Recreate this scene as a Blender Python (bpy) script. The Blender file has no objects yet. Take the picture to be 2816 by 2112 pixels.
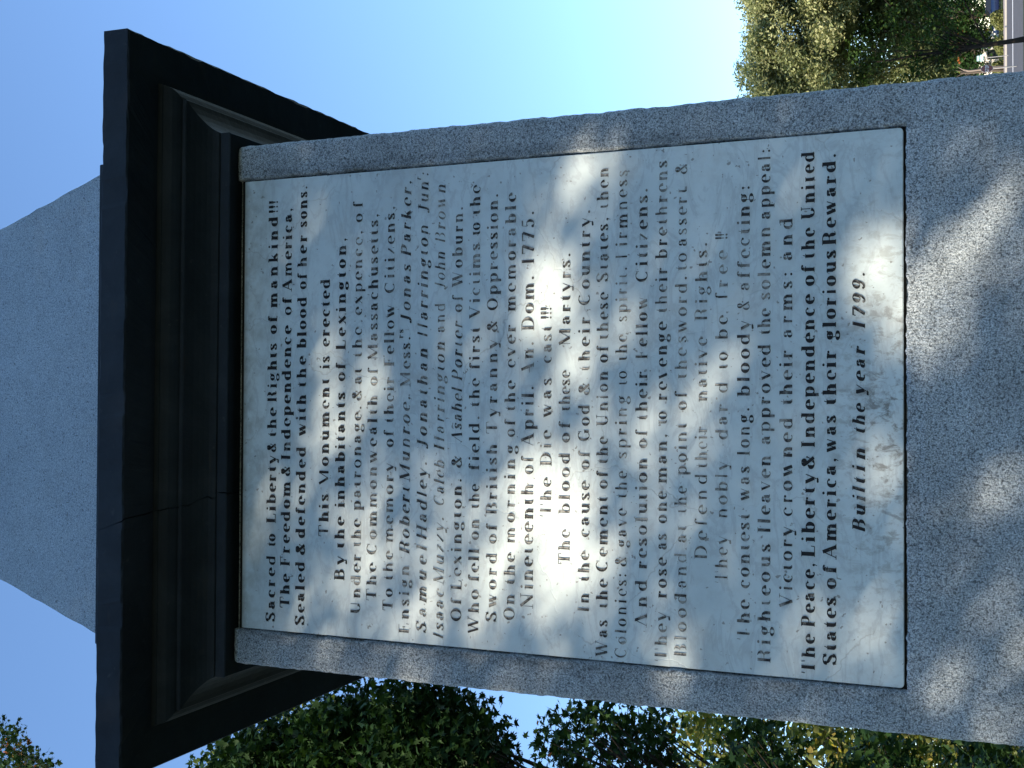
import bpy, bmesh, math, random
import numpy as np
from mathutils import Vector, Matrix
random.seed(7)
rng = np.random.default_rng(11)
R = math.radians
sc = bpy.context.scene
C = sc.collection

# ------------------------------------------------------------------ camera, sky, sun, exposure
fw = Vector((0.017484, 0.923564, 0.383045)); rt = Vector((0.999839, -0.017661, -0.003055)); up = Vector((-0.003943, -0.383036, 0.923725))
cd = bpy.data.cameras.new('camera'); cam = bpy.data.objects.new('camera', cd); C.objects.link(cam)
cd.sensor_fit = 'HORIZONTAL'; cd.sensor_width = 36.0; cd.lens = 41.0
cd.clip_start = 0.05; cd.clip_end = 3000
M = Matrix.Identity(4)          # the photographer held the camera sideways: picture-left is up
for i, v in enumerate((-up, rt, -fw)):
    for j in range(3): M[j][i] = v[j]
M.translation = Vector((0.0015, -2.3468, 1.6))
cam.matrix_world = M
sc.camera = cam

SUN_AZ, SUN_EL = 54.0, 21.0     # azimuth measured from the viewer's back (-Y) towards the left (-X)
SD = Vector((-math.sin(R(SUN_AZ))*math.cos(R(SUN_EL)), -math.cos(R(SUN_AZ))*math.cos(R(SUN_EL)), math.sin(R(SUN_EL))))
w = bpy.data.worlds.new('World'); sc.world = w; w.use_nodes = True
nt = w.node_tree; nt.nodes.clear()
sky = nt.nodes.new('ShaderNodeTexSky'); sky.sky_type = 'NISHITA'; sky.sun_disc = False
sky.sun_elevation = R(SUN_EL); sky.sun_rotation = math.atan2(SD.x, SD.y)
sky.altitude = 60; sky.air_density = 1.0; sky.dust_density = 0.1; sky.ozone_density = 3.8
bg = nt.nodes.new('ShaderNodeBackground'); bg.inputs[1].default_value = 0.15
ow = nt.nodes.new('ShaderNodeOutputWorld')
nt.links.new(sky.outputs[0], bg.inputs[0]); nt.links.new(bg.outputs[0], ow.inputs[0])
sl = bpy.data.lights.new('sun', 'SUN'); sl.energy = 5.0; sl.angle = R(0.53); sl.color = (1.0, 0.85, 0.64)
so = bpy.data.objects.new('sun', sl); C.objects.link(so); so.rotation_euler = SD.to_track_quat('Z', 'Y').to_euler(); so.location = (-20, -15, 30)
sc.view_settings.view_transform = 'Standard'; sc.view_settings.look = 'None'
sc.view_settings.exposure = 1.3; sc.view_settings.gamma = 1.0; sc.view_settings.use_curve_mapping = False
sc.render.engine = 'CYCLES'
sc.cycles.max_bounces = 6; sc.cycles.transparent_max_bounces = 6

# ------------------------------------------------------------------ helpers
def tag(o, label=None, cat=None, group=None, kind=None):
    if label: o['label'] = label
    if cat: o['category'] = cat
    if group: o['group'] = group
    if kind: o['kind'] = kind
    return o
def empty(name, loc=(0,0,0), rz=0.0):
    o = bpy.data.objects.new(name, None); C.objects.link(o); o.location = loc; o.rotation_euler.z = rz
    o.empty_display_size = 0.2
    return o
def link(name, me, mat=None, parent=None):
    if mat is not None and not me.materials: me.materials.append(mat)
    o = bpy.data.objects.new(name, me); C.objects.link(o)
    if parent is not None: o.parent = parent
    return o
def mesh_np(name, V, F):
    """V (n,3); F (m,k) all faces with k corners"""
    V = np.asarray(V, np.float32); F = np.asarray(F, np.int32)
    me = bpy.data.meshes.new(name)
    me.vertices.add(len(V)); me.vertices.foreach_set('co', V.ravel())
    k = F.shape[1]
    me.loops.add(F.size); me.loops.foreach_set('vertex_index', F.ravel())
    me.polygons.add(len(F)); me.polygons.foreach_set('loop_start', np.arange(0, F.size, k, dtype=np.int32))
    me.polygons.foreach_set('loop_total', np.full(len(F), k, np.int32))
    me.update(calc_edges=True)
    return me
def smooth(me, on=True):
    me.polygons.foreach_set('use_smooth', [on]*len(me.polygons)); me.update()
class MB:
    def __init__(s): s.v = []; s.f = []
    def box(s, x0, x1, y0, y1, z0, z1):
        n = len(s.v)
        s.v += [(x0,y0,z0),(x1,y0,z0),(x1,y1,z0),(x0,y1,z0),(x0,y0,z1),(x1,y0,z1),(x1,y1,z1),(x0,y1,z1)]
        s.f += [tuple(n+i for i in q) for q in ((0,3,2,1),(4,5,6,7),(0,1,5,4),(1,2,6,5),(2,3,7,6),(3,0,4,7))]
        return s
    def poly_prism(s, pts, y0, y1):
        """pts (x,z) counter-clockwise seen from -Y"""
        n = len(s.v); k = len(pts)
        s.v += [(x,y0,z) for x,z in pts] + [(x,y1,z) for x,z in pts]
        s.f += [tuple(range(n, n+k)), tuple(range(n+2*k-1, n+k-1, -1))]
        for i in range(k):
            j = (i+1) % k; s.f.append((n+j, n+i, n+k+i, n+k+j))
        return s
    def tube(s, pts, rad, seg=8, cap=True):
        pts = [Vector(p) for p in pts]; n0 = len(s.v)
        up0 = Vector((0.13, 0.31, 0.9)).normalized()
        for i, p in enumerate(pts):
            d = (pts[min(i+1, len(pts)-1)] - pts[max(i-1, 0)]).normalized()
            a = d.cross(up0)
            if a.length < .05: a = d.cross(Vector((1, 0, 0)))
            a.normalize(); b = d.cross(a)
            for k in range(seg):
                t = 2*math.pi*k/seg
                s.v.append(tuple(p + (a*math.cos(t) + b*math.sin(t))*rad[i]))
        for i in range(len(pts)-1):
            for k in range(seg):
                k2 = (k+1) % seg
                s.f.append((n0+i*seg+k, n0+i*seg+k2, n0+(i+1)*seg+k2, n0+(i+1)*seg+k))
        if cap:
            s.f.append(tuple(n0+k for k in range(seg-1, -1, -1)))
            e = n0+(len(pts)-1)*seg; s.f.append(tuple(e+k for k in range(seg)))
        return s
    def mesh(s, name):
        me = bpy.data.meshes.new(name); me.from_pydata(s.v, [], s.f); me.update(); return me
    def build(s, name, mat=None, parent=None, bevel=0, sm=False):
        me = s.mesh(name)
        if bevel:
            bm = bmesh.new(); bm.from_mesh(me)
            bmesh.ops.bevel(bm, geom=bm.edges[:], offset=bevel, segments=2, affect='EDGES', profile=.6)
            bm.to_mesh(me); bm.free()
        if sm: smooth(me)
        return link(name, me, mat, parent)

# ------------------------------------------------------------------ node material helpers
def new_mat(name, rough=.8, spec=.3):
    m = bpy.data.materials.new(name); m.use_nodes = True
    t = m.node_tree; b = t.nodes['Principled BSDF']
    b.inputs['Roughness'].default_value = rough; b.inputs['Specular IOR Level'].default_value = spec
    return m, t, b
def N(t, kind, **kw):
    n = t.nodes.new(kind)
    for k, v in kw.items():
        if k in n.inputs: n.inputs[k].default_value = v
        else: setattr(n, k, v)
    return n
def mix(t, fac, a, b, mode='MIX'):
    n = t.nodes.new('ShaderNodeMix'); n.data_type = 'RGBA'; n.blend_type = mode
    for idx, x in ((0, fac), (6, a), (7, b)):
        if isinstance(x, (int, float)): n.inputs[idx].default_value = x
        elif isinstance(x, tuple): n.inputs[idx].default_value = (*x, 1) if len(x) == 3 else x
        else: t.links.new(x, n.inputs[idx])
    return n.outputs[2]
def ramp(t, src, stops):
    n = t.nodes.new('ShaderNodeValToRGB'); e = n.color_ramp.elements
    while len(e) < len(stops): e.new(0.5)
    for i, (p, c) in enumerate(stops):
        e[i].position = p; e[i].color = (*c, 1) if isinstance(c, tuple) else (c, c, c, 1)
    t.links.new(src, n.inputs[0]); return n.outputs[0]
def math_n(t, op, a, b=0.0, c=None, clamp=False):
    n = t.nodes.new('ShaderNodeMath'); n.operation = op; n.use_clamp = clamp
    for i, x in enumerate((a, b) if c is None else (a, b, c)):
        if isinstance(x, (int, float)): n.inputs[i].default_value = x
        else: t.links.new(x, n.inputs[i])
    return n.outputs[0]
def noise(t, co, scale, detail=2, rough=.5, dist=0.0):
    n = N(t, 'ShaderNodeTexNoise', Scale=scale, Detail=detail, Roughness=rough, Distortion=dist)
    t.links.new(co, n.inputs['Vector']); return n.outputs['Fac']
def coords(t, scale=(1,1,1), rot=(0,0,0)):
    tc = t.nodes.new('ShaderNodeTexCoord'); mp = t.nodes.new('ShaderNodeMapping')
    mp.inputs['Scale'].default_value = scale; mp.inputs['Rotation'].default_value = rot
    t.links.new(tc.outputs['Object'], mp.inputs['Vector']); return mp.outputs[0]
def bump(t, b, h, strength, dist=.001):
    n = t.nodes.new('ShaderNodeBump'); n.inputs['Strength'].default_value = strength; n.inputs['Distance'].default_value = dist
    t.links.new(h, n.inputs['Height']); t.links.new(n.outputs[0], b.inputs['Normal'])

def granite(name, light, mid, dark, sc_=1.0, speck=.42, stain=.25, grime=False):
    m, t, b = new_mat(name, .78, .3)
    co = coords(t)
    n1 = noise(t, co, 360*sc_, 2, .7); n2 = noise(t, co, 205*sc_, 2, .65, .5); n3 = noise(t, co, 5, 4, .6); n4 = noise(t, co, 22, 3, .6)
    base = mix(t, ramp(t, n1, [(.40, 0.0), (.60, 1.0)]), mid, light)
    sp = ramp(t, n2, [(speck-.05, 1.0), (speck+.03, 0.0)])
    c = mix(t, math_n(t, 'MULTIPLY', sp, .7), base, dark)
    vo = N(t, 'ShaderNodeTexVoronoi', Scale=480*sc_); t.links.new(co, vo.inputs['Vector'])
    wsp = ramp(t, math_n(t, 'ADD', vo.outputs['Color'], 0.0), [(.80, 0.0), (.86, 1.0)])
    c = mix(t, math_n(t, 'MULTIPLY', wsp, .45), c, tuple(min(1, x*1.5) for x in light))
    st = ramp(t, math_n(t, 'ADD', math_n(t, 'MULTIPLY', n3, .65), math_n(t, 'MULTIPLY', n4, .35)), [(.38, 1-stain), (.62, 1.06)])
    c = mix(t, 1.0, c, st, 'MULTIPLY')
    if grime:   # dark run-off stain down the inner edge of each jamb, pale lichen bloom here and there
        sep = t.nodes.new('ShaderNodeSeparateXYZ'); t.links.new(co, sep.inputs[0])
        ax = math_n(t, 'ABSOLUTE', sep.outputs['X'])
        band = math_n(t, 'SUBTRACT', 1.0, math_n(t, 'MULTIPLY', math_n(t, 'ABSOLUTE', math_n(t, 'SUBTRACT', ax, .552)), 42.0), clamp=True)
        up_ = math_n(t, 'MULTIPLY', math_n(t, 'SUBTRACT', sep.outputs['Z'], 1.72), 30.0, clamp=True)
        br = ramp(t, noise(t, coords(t, (1, 1, .35)), 11, 4, .65), [(.42, 0.0), (.58, 1.0)])
        c = mix(t, math_n(t, 'MULTIPLY', math_n(t, 'MULTIPLY', band, up_), math_n(t, 'MULTIPLY', br, .5)), c, (.055,.060,.062))
        bl = ramp(t, noise(t, co, 8, 6, .75, .6), [(.60, 0.0), (.70, .35)])
        c = mix(t, bl, c, (.075,.078,.080))
    t.links.new(c, b.inputs['Base Color'])
    # tooled (bush hammered) relief: fine grain plus faint vertical tool marks
    co2 = coords(t, (1, 1, .22))
    tm = noise(t, co2, 260, 1, .5)
    h = math_n(t, 'ADD', math_n(t, 'MULTIPLY', n1, 1.0), math_n(t, 'MULTIPLY', tm, .8))
    bump(t, b, h, .8, .0022)
    return m

MAT = {}
MAT['granite'] = granite('grey_granite', (.47,.53,.585), (.175,.205,.232), (.028,.034,.042), .95, .435, .22, True)
MAT['granite_top'] = granite('pale_granite', (.42,.50,.56), (.24,.29,.33), (.055,.066,.078), 1.0, .395, .08)
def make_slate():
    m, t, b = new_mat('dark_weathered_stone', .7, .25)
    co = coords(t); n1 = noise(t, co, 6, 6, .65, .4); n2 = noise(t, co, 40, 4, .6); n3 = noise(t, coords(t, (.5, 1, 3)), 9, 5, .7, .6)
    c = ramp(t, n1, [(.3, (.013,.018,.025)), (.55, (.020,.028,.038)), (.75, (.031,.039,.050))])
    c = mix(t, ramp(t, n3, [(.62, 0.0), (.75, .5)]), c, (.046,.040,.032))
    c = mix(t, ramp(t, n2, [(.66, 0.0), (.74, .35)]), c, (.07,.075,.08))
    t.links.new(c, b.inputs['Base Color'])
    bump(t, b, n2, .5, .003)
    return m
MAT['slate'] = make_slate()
def make_marble():
    m, t, b = new_mat('white_marble', .55, .3)
    co = coords(t)
    sep = t.nodes.new('ShaderNodeSeparateXYZ'); t.links.new(co, sep.inputs[0])
    n1 = noise(t, co, 2.6, 6, .6, .3); n2 = noise(t, co, 9, 6, .65, .3); n3 = noise(t, co, 55, 4, .6)
    base = ramp(t, n1, [(.3, (.45,.53,.565)), (.5, (.55,.63,.66)), (.7, (.63,.70,.72))])
    # slanting soft grey veins
    cv = coords(t, (1.0, 1, 2.6), (0, R(38), 0))
    v1 = noise(t, cv, 7, 7, .62, .7)
    vein = ramp(t, v1, [(.46, 0.0), (.5, 1.0), (.54, 0.0)])
    c = mix(t, math_n(t, 'MULTIPLY', vein, .30), base, (.27,.30,.34))
    n5 = noise(t, co, 30, 5, .7, .4)
    c = mix(t, math_n(t, 'MULTIPLY', ramp(t, n5, [(.48, 0.0), (.70, 1.0)]), .22), c, (.30,.32,.34))
    # cloudy brownish blotches
    c = mix(t, math_n(t, 'MULTIPLY', ramp(t, n2, [(.52, 0.0), (.72, 1.0)]), .30), c, (.46,.45,.41))
    # hair cracks
    ck = N(t, 'ShaderNodeTexVoronoi', Scale=2.3, feature='DISTANCE_TO_EDGE')
    dist = t.nodes.new('ShaderNodeVectorMath'); dist.operation = 'ADD'
    nn = N(t, 'ShaderNodeTexNoise', Scale=12.0, Detail=5.0); t.links.new(co, nn.inputs['Vector'])
    sc2 = t.nodes.new('ShaderNodeVectorMath'); sc2.operation = 'SCALE'; sc2.inputs['Scale'].default_value = .10
    t.links.new(nn.outputs['Color'], sc2.inputs[0]); t.links.new(co, dist.inputs[0]); t.links.new(sc2.outputs[0], dist.inputs[1]); t.links.new(dist.outputs[0], ck.inputs['Vector'])
    line = ramp(t, ck.outputs['Distance'], [(0.0, 1.0), (.0035, 0.0)])
    gate = ramp(t, noise(t, co, 3.3, 2, .5), [(.5, 0.0), (.58, 1.0)])
    c = mix(t, math_n(t, 'MULTIPLY', math_n(t, 'MULTIPLY', line, gate), .4), c, (.22,.21,.20))
    # small pits
    pit = ramp(t, noise(t, co, 90, 2, .5), [(.70, 0.0), (.73, .7)])
    c = mix(t, pit, c, (.16,.15,.14))
    # lichen and splash dirt along the foot of the tablet, run-off grime under the cornice
    foot = math_n(t, 'MULTIPLY', ramp(t, math_n(t, 'ADD', math_n(t, 'MULTIPLY', sep.outputs['Z'], 1.0), math_n(t, 'MULTIPLY', n2, .12)), [(1.87/4, 1.0), (1.98/4, 0.0)]) if False else math_n(t, 'SUBTRACT', 1.0, math_n(t, 'MULTIPLY', math_n(t, 'SUBTRACT', sep.outputs['Z'], 1.80), 7.0, clamp=True), clamp=True), 1.0)
    side = math_n(t, 'SUBTRACT', 1.0, math_n(t, 'MULTIPLY', math_n(t, 'ABSOLUTE', math_n(t, 'ADD', sep.outputs['X'], .02)), 2.2), clamp=True)
    grit = ramp(t, noise(t, coords(t, (1.3, 1, .8)), 38, 5, .72, .5), [(.50, 0.0), (.62, 1.0)])
    c = mix(t, math_n(t, 'MULTIPLY', math_n(t, 'MULTIPLY', foot, grit), math_n(t, 'ADD', math_n(t, 'MULTIPLY', side, .8), .16)), c, (.20,.195,.185))
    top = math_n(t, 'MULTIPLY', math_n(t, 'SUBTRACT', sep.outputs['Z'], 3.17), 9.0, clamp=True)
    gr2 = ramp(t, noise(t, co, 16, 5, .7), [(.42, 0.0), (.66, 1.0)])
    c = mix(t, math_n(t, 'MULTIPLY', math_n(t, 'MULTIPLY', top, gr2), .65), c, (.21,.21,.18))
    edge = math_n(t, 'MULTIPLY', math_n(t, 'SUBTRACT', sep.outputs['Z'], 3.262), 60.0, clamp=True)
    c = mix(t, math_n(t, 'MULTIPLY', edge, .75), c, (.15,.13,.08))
    t.links.new(c, b.inputs['Base Color'])
    bump(t, b, math_n(t, 'ADD', math_n(t, 'MULTIPLY', n3, .5), math_n(t, 'MULTIPLY', line, -.6)), .35, .0015)
    return m
MAT['marble'] = make_marble()
def make_ink(name, lo, hi, ink):
    m, t, b = new_mat(name, .8, .2)
    co = coords(t); n = noise(t, co, 70, 4, .7); n2 = noise(t, co, 7, 3, .6)
    s = math_n(t, 'ADD', math_n(t, 'MULTIPLY', n, .6), math_n(t, 'MULTIPLY', n2, .4))
    c = mix(t, ramp(t, s, [(lo, 0.0), (hi, 1.0)]), ink, (.42,.42,.40))
    t.links.new(c, b.inputs['Base Color']); return m
INK = [make_ink('letter_blacking', .56, .74, (.022,.022,.024)), make_ink('worn_letter_blacking', .47, .66, (.038,.038,.040)), make_ink('faded_letter_blacking', .44, .60, (.05,.047,.045))]
def plain(name, col, rough=.7, spec=.3, var=.0, scale=8.0, metal=0.0):
    m, t, b = new_mat(name, rough, spec); b.inputs['Metallic'].default_value = metal
    if var:
        n = noise(t, coords(t), scale, 5, .65)
        c = mix(t, n, tuple(x*(1-var) for x in col), tuple(x*(1+var) for x in col)); t.links.new(c, b.inputs['Base Color'])
    else: b.inputs['Base Color'].default_value = (*col, 1)
    return m
def leaf_mat(name, stops, trans=.35, spec=.35):
    m = bpy.data.materials.new(name); m.use_nodes = True; t = m.node_tree; t.nodes.clear()
    at = t.nodes.new('ShaderNodeAttribute'); at.attribute_name = 'tint'
    col = ramp(t, at.outputs['Fac'], stops)
    d = t.nodes.new('ShaderNodeBsdfPrincipled'); d.inputs['Roughness'].default_value = .55; d.inputs['Specular IOR Level'].default_value = spec
    tr = t.nodes.new('ShaderNodeBsdfTranslucent'); mx = t.nodes.new('ShaderNodeMixShader'); mx.inputs[0].default_value = trans
    o = t.nodes.new('ShaderNodeOutputMaterial')
    hs = t.nodes.new('ShaderNodeMixRGB'); hs.blend_type = 'MULTIPLY'; hs.inputs[0].default_value = 1; hs.inputs[2].default_value = (1.25, 1.3, .6, 1)
    t.links.new(col, d.inputs['Base Color']); t.links.new(col, hs.inputs[1]); t.links.new(hs.outputs[0], tr.inputs[0])
    t.links.new(d.outputs[0], mx.inputs[1]); t.links.new(tr.outputs[0], mx.inputs[2]); t.links.new(mx.outputs[0], o.inputs[0])
    return m
MAT['maple'] = leaf_mat('maple_leaf', [(0, (.010,.026,.008)), (.6, (.018,.044,.012)), (.92, (.045,.075,.015)), (.975, (.20,.13,.03)), (1, (.28,.09,.03))], .16, .12)
MAT['street'] = leaf_mat('street_tree_leaf', [(0, (.02,.045,.012)), (.5, (.045,.085,.02)), (1, (.10,.15,.035))], .25, .2)
MAT['gold'] = leaf_mat('yellowing_leaf', [(0, (.045,.075,.02)), (.5, (.09,.115,.028)), (.85, (.17,.17,.045)), (1, (.27,.21,.06))], .45)
MAT['hemlock'] = leaf_mat('conifer_sprig', [(0, (.10,.135,.06)), (.5, (.22,.245,.115)), (1, (.34,.35,.19))], .2)
MAT['olive'] = leaf_mat('hedge_leaf', [(0, (.06,.08,.025)), (.5, (.12,.14,.045)), (1, (.20,.20,.08))], .25)
MAT['bark'] = plain('grey_brown_bark', (.075,.062,.050), .9, .15, .45, 14)
MAT['bark_dark'] = plain('dark_wet_bark', (.026,.021,.017), .9, .1, .4, 14)  # shadow on trunks and limbs put into the bark colour
MAT['bark_pale'] = plain('sunlit_pale_bark', (.20,.165,.14), .9, .15, .35, 14)
MAT['joint'] = plain('dark_joint_dirt', (.02,.018,.016), .95, .1, .3, 60)
# ------------------------------------------------------------------ ground, road, kerb
def grass_mat():
    m, t, b = new_mat('mown_grass', .9, .1)
    co = coords(t); n1 = noise(t, co, .25, 5, .6); n2 = noise(t, co, 9, 5, .7)
    c = ramp(t, n1, [(.3, (.028,.042,.014)), (.55, (.045,.060,.020)), (.8, (.085,.080,.035))])
    c = mix(t, ramp(t, n2, [(.3, .6), (.7, 1.25)]), (0,0,0), c, 'MIX') if False else mix(t, 1.0, c, ramp(t, n2, [(.3, .65), (.7, 1.3)]), 'MULTIPLY')
    t.links.new(c, b.inputs['Base Color']); bump(t, b, n2, .6, .03); return m
MAT['grass'] = grass_mat()
def gz(x, y):
    """ground height: level by the monument, a gentle rise across the street"""
    return 0.85*min(max((y-73)/22.0, 0), 1) + 0.35*min(max((y-98)/25.0, 0), 1) + 1.2*min(max((y-130)/120.0, 0), 1)
ys = [-400,-60,-20,-5,0,5,20,40,60,70,73,77,82,88,92,95,98,104,112,123,130,160,200,250,400,900,2000]
xs = [-1200,-300,-80,-20,0,10,20,30,40,60,120,400,1500]
V = [(x, y, gz(x, y)) for y in ys for x in xs]
F = [(j*len(xs)+i, j*len(xs)+i+1, (j+1)*len(xs)+i+1, (j+1)*len(xs)+i) for j in range(len(ys)-1) for i in range(len(xs)-1)]
tag(link('ground', mesh_np('ground', V, F), MAT['grass']), 'level lawn of the green spreading from the monument to the street and beyond', 'ground', kind='structure')
MAT['asphalt'] = plain('worn_asphalt', (.085,.083,.088), .85, .25, .25, 1.5)
MAT['kerb'] = plain('pale_kerb_stone', (.38,.36,.33), .8, .2, .15, 3)
MAT['walk'] = plain('concrete_footway', (.30,.25,.225), .85, .2, .12, 2)
MAT['linepaint'] = plain('white_road_paint', (.72,.72,.70), .7, .2, .1, 3)
def strip(name, y0, y1, dz, mat, label, cat, kind='structure', x0=-300, x1=600, th=0):
    st = sorted(set([y0, y1] + [y for y in ys if y0 < y < y1])); V = []; F = []
    for y in st: V += [(x0, y, gz(0,y)+dz), (x1, y, gz(0,y)+dz)]
    for i in range(len(st)-1): F.append((2*i, 2*i+1, 2*i+3, 2*i+2))
    me = bpy.data.meshes.new(name); 
    if th:
        n = len(V); V += [(a, b_, c-th) for a, b_, c in V[:n]]
        F += [(0, n, n+1, 1), (n-2, n-1, 2*n-1, 2*n-2)]
    me.from_pydata(V, [], F); me.update()
    return tag(link(name, me, mat), label, cat, kind=kind)
strip('road', 73, 92, .012, MAT['asphalt'], 'grey asphalt street crossing beyond the green in the far corner', 'road')
strip('road_line', 83.6, 84.3, .020, MAT['linepaint'], 'white painted line running along the middle of the far street', 'road marking')
strip('kerb', 92, 92.25, .14, MAT['kerb'], 'pale stone kerb along the far side of the street', 'kerb', th=.14)
strip('footpath', 92.5, 94.2, .13, MAT['walk'], 'pinkish concrete footway behind the far kerb', 'footpath', th=.13)
strip('driveway', 94.3, 101, .03, MAT['walk'], 'pale drive branching off the far footway beside the parked car', 'driveway', x0=28.2, x1=44)

# ------------------------------------------------------------------ the monument
W = .625; DTOP = 3.298
mon = tag(empty('granite_monument', (0, .6, 0)), 'grey granite monument with an inscribed white marble tablet under a dark stone cornice', 'monument')
def child(o, p=mon):
    o.parent = p
    if p is mon: o.location = (0, -.6, 0)
    return o
# stepped foot, below the frame
s = MB(); s.box(-1.15, 1.15, -.52, 1.77, -.3, .22); child(s.build('base_step', MAT['granite'], None, .012))
s = MB(); s.box(-.92, .92, -.29, 1.54, .22, .62); child(s.build('plinth', MAT['granite'], None, .012))
# die: a dense sheet for the front (worn, tooled, with the sunk panel) on a solid body
MW, MT, MBZ = .5373, 3.2765, 1.763
GAP = .0056
nx, nz = 300, 560
zb = .62
gx = np.linspace(-W, W, nx); gz_ = np.linspace(zb, DTOP, nz)
def snap(a, vals):
    for v in vals:
        i = int(np.argmin(abs(a-v))); a[i] = v
    return a
px = MW+GAP; pz = MBZ-GAP; e = .0012
gx = snap(gx, [-px-e/2, px+e/2]); 
gx = np.sort(np.concatenate([gx, [-px+e/2, px-e/2]])); gz_ = np.sort(np.concatenate([snap(gz_, [pz-e/2]), [pz+e/2]]))
X, Z = np.meshgrid(gx, gz_)
def fbm(x, y, seed, octs=((8,1.),(19,.6),(43,.4),(90,.3))):
    r = np.random.default_rng(seed); o = np.zeros_like(x)
    for f_, a in octs:
        for k in range(5):
            th = r.uniform(0, 2*math.pi); ph = r.uniform(0, 2*math.pi); ff = f_*r.uniform(.6, 1.5)
            o += a/3*np.sin(ff*2*math.pi*(x*math.cos(th)+y*math.sin(th))+ph)
    return o
inside = (abs(X) < px) & (Z > pz)
Y = .0008*fbm(X, Z, 3) + rng.normal(0, .00028, X.shape)
# a smoother drafted margin round the panel stands a hair lower
marg = (abs(X) < px+.028) & (Z > pz-.028)
Y = np.where(marg, Y*.45+.0010, Y)
# worn outer arrises
ed = W-abs(X); Y += .010*np.exp(-ed/.005)
Y += .006*np.exp(-(DTOP-Z)/.006)
Y = np.where(inside, .022, Y)
XX = X.copy(); ZZ = Z.copy()
# uneven arris of the panel and of the outer corners
wob = .0017*fbm(Z*0+1, Z, 5, ((6,1.),(17,.8),(40,.8),(80,.6)))
XX += np.where(abs(abs(X)-px) < .004, np.sign(X)*(wob+.0012*np.sign(fbm(Z*0+9, Z, 15, ((5,1.),(13,.8)))-.9)), 0)
wz = .0015*fbm(X, X*0+2, 6, ((6,1.),(17,.8),(40,.8),(80,.6)))
ZZ += np.where((abs(Z-pz) < .003) & (abs(X) < px+.001), wz, 0)
wo = .0011*fbm(Z*0+3, Z, 8, ((3,.3),(9,.5),(24,.9),(60,.9)))
XX += np.where(ed < .02, np.sign(X)*wo*(1-ed/.02), 0)
n_r, n_c = X.shape
idx = np.arange(n_r*n_c).reshape(n_r, n_c)
V = np.stack([XX.ravel(), Y.ravel(), ZZ.ravel()], 1)
F = np.stack([idx[:-1,:-1].ravel(), idx[:-1,1:].ravel(), idx[1:,1:].ravel(), idx[1:,:-1].ravel()], 1)
# sides, back and top: skirt from the sheet's border round to the back
nv = len(V)
Lc = V[idx[:,0]].copy(); Rc = V[idx[:,-1]].copy(); Lb = Lc.copy(); Rb = Rc.copy(); Lb[:,1] = 1.25; Rb[:,1] = 1.25
V = np.concatenate([V, Lb, Rb]); li = nv+np.arange(n_r); ri = nv+n_r+np.arange(n_r)
Fs = [np.stack([idx[1:,0], li[1:], li[:-1], idx[:-1,0]], 1), np.stack([idx[:-1,-1], ri[:-1], ri[1:], idx[1:,-1]], 1), np.stack([li[:-1], li[1:], ri[1:], ri[:-1]], 1)]
F = np.concatenate([F]+Fs)
die_me = mesh_np('die', V, F)
child(link('die', die_me, MAT['granite']))
s = MB(); s.box(-W+.01, W-.01, .03, 1.24, DTOP-.02, DTOP-.003); child(s.build('die_top_bed', MAT['granite']))
# dark dirt line in the sunk joint (floor of the recess)
s = MB(); s.box(-px+.001, px-.001, .0185, .0215, pz+.001, DTOP-.006); child(s.build('joint_bed', MAT['joint']))
# marble tablet with rounded lower corners
def rounded(x0, x1, z0, z1, rb, rt_, n=6):
    pts = []
    for cx, cz, r_, a0 in ((x0+rb, z0+rb, rb, 180), (x1-rb, z0+rb, rb, 270), (x1-rt_, z1-rt_, rt_, 0), (x0+rt_, z1-rt_, rt_, 90)):
        for k in range(n+1):
            a = R(a0+90*k/n); pts.append((cx+r_*math.cos(a), cz+r_*math.sin(a)))
    return pts
MY = .0042
me = MB().poly_prism(rounded(-MW, MW, MBZ, MT, .008, .002), MY, .018).mesh('marble_tablet')
bm = bmesh.new(); bm.from_mesh(me)
fe = [ed_ for ed_ in bm.edges if all(abs(v.co.y-MY) < 1e-5 for v in ed_.verts)]
bmesh.ops.bevel(bm, geom=fe, offset=.0013, segments=2, affect='EDGES'); bm.to_mesh(me); bm.free()
tab = child(link('marble_tablet', me, MAT['marble']))

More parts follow.
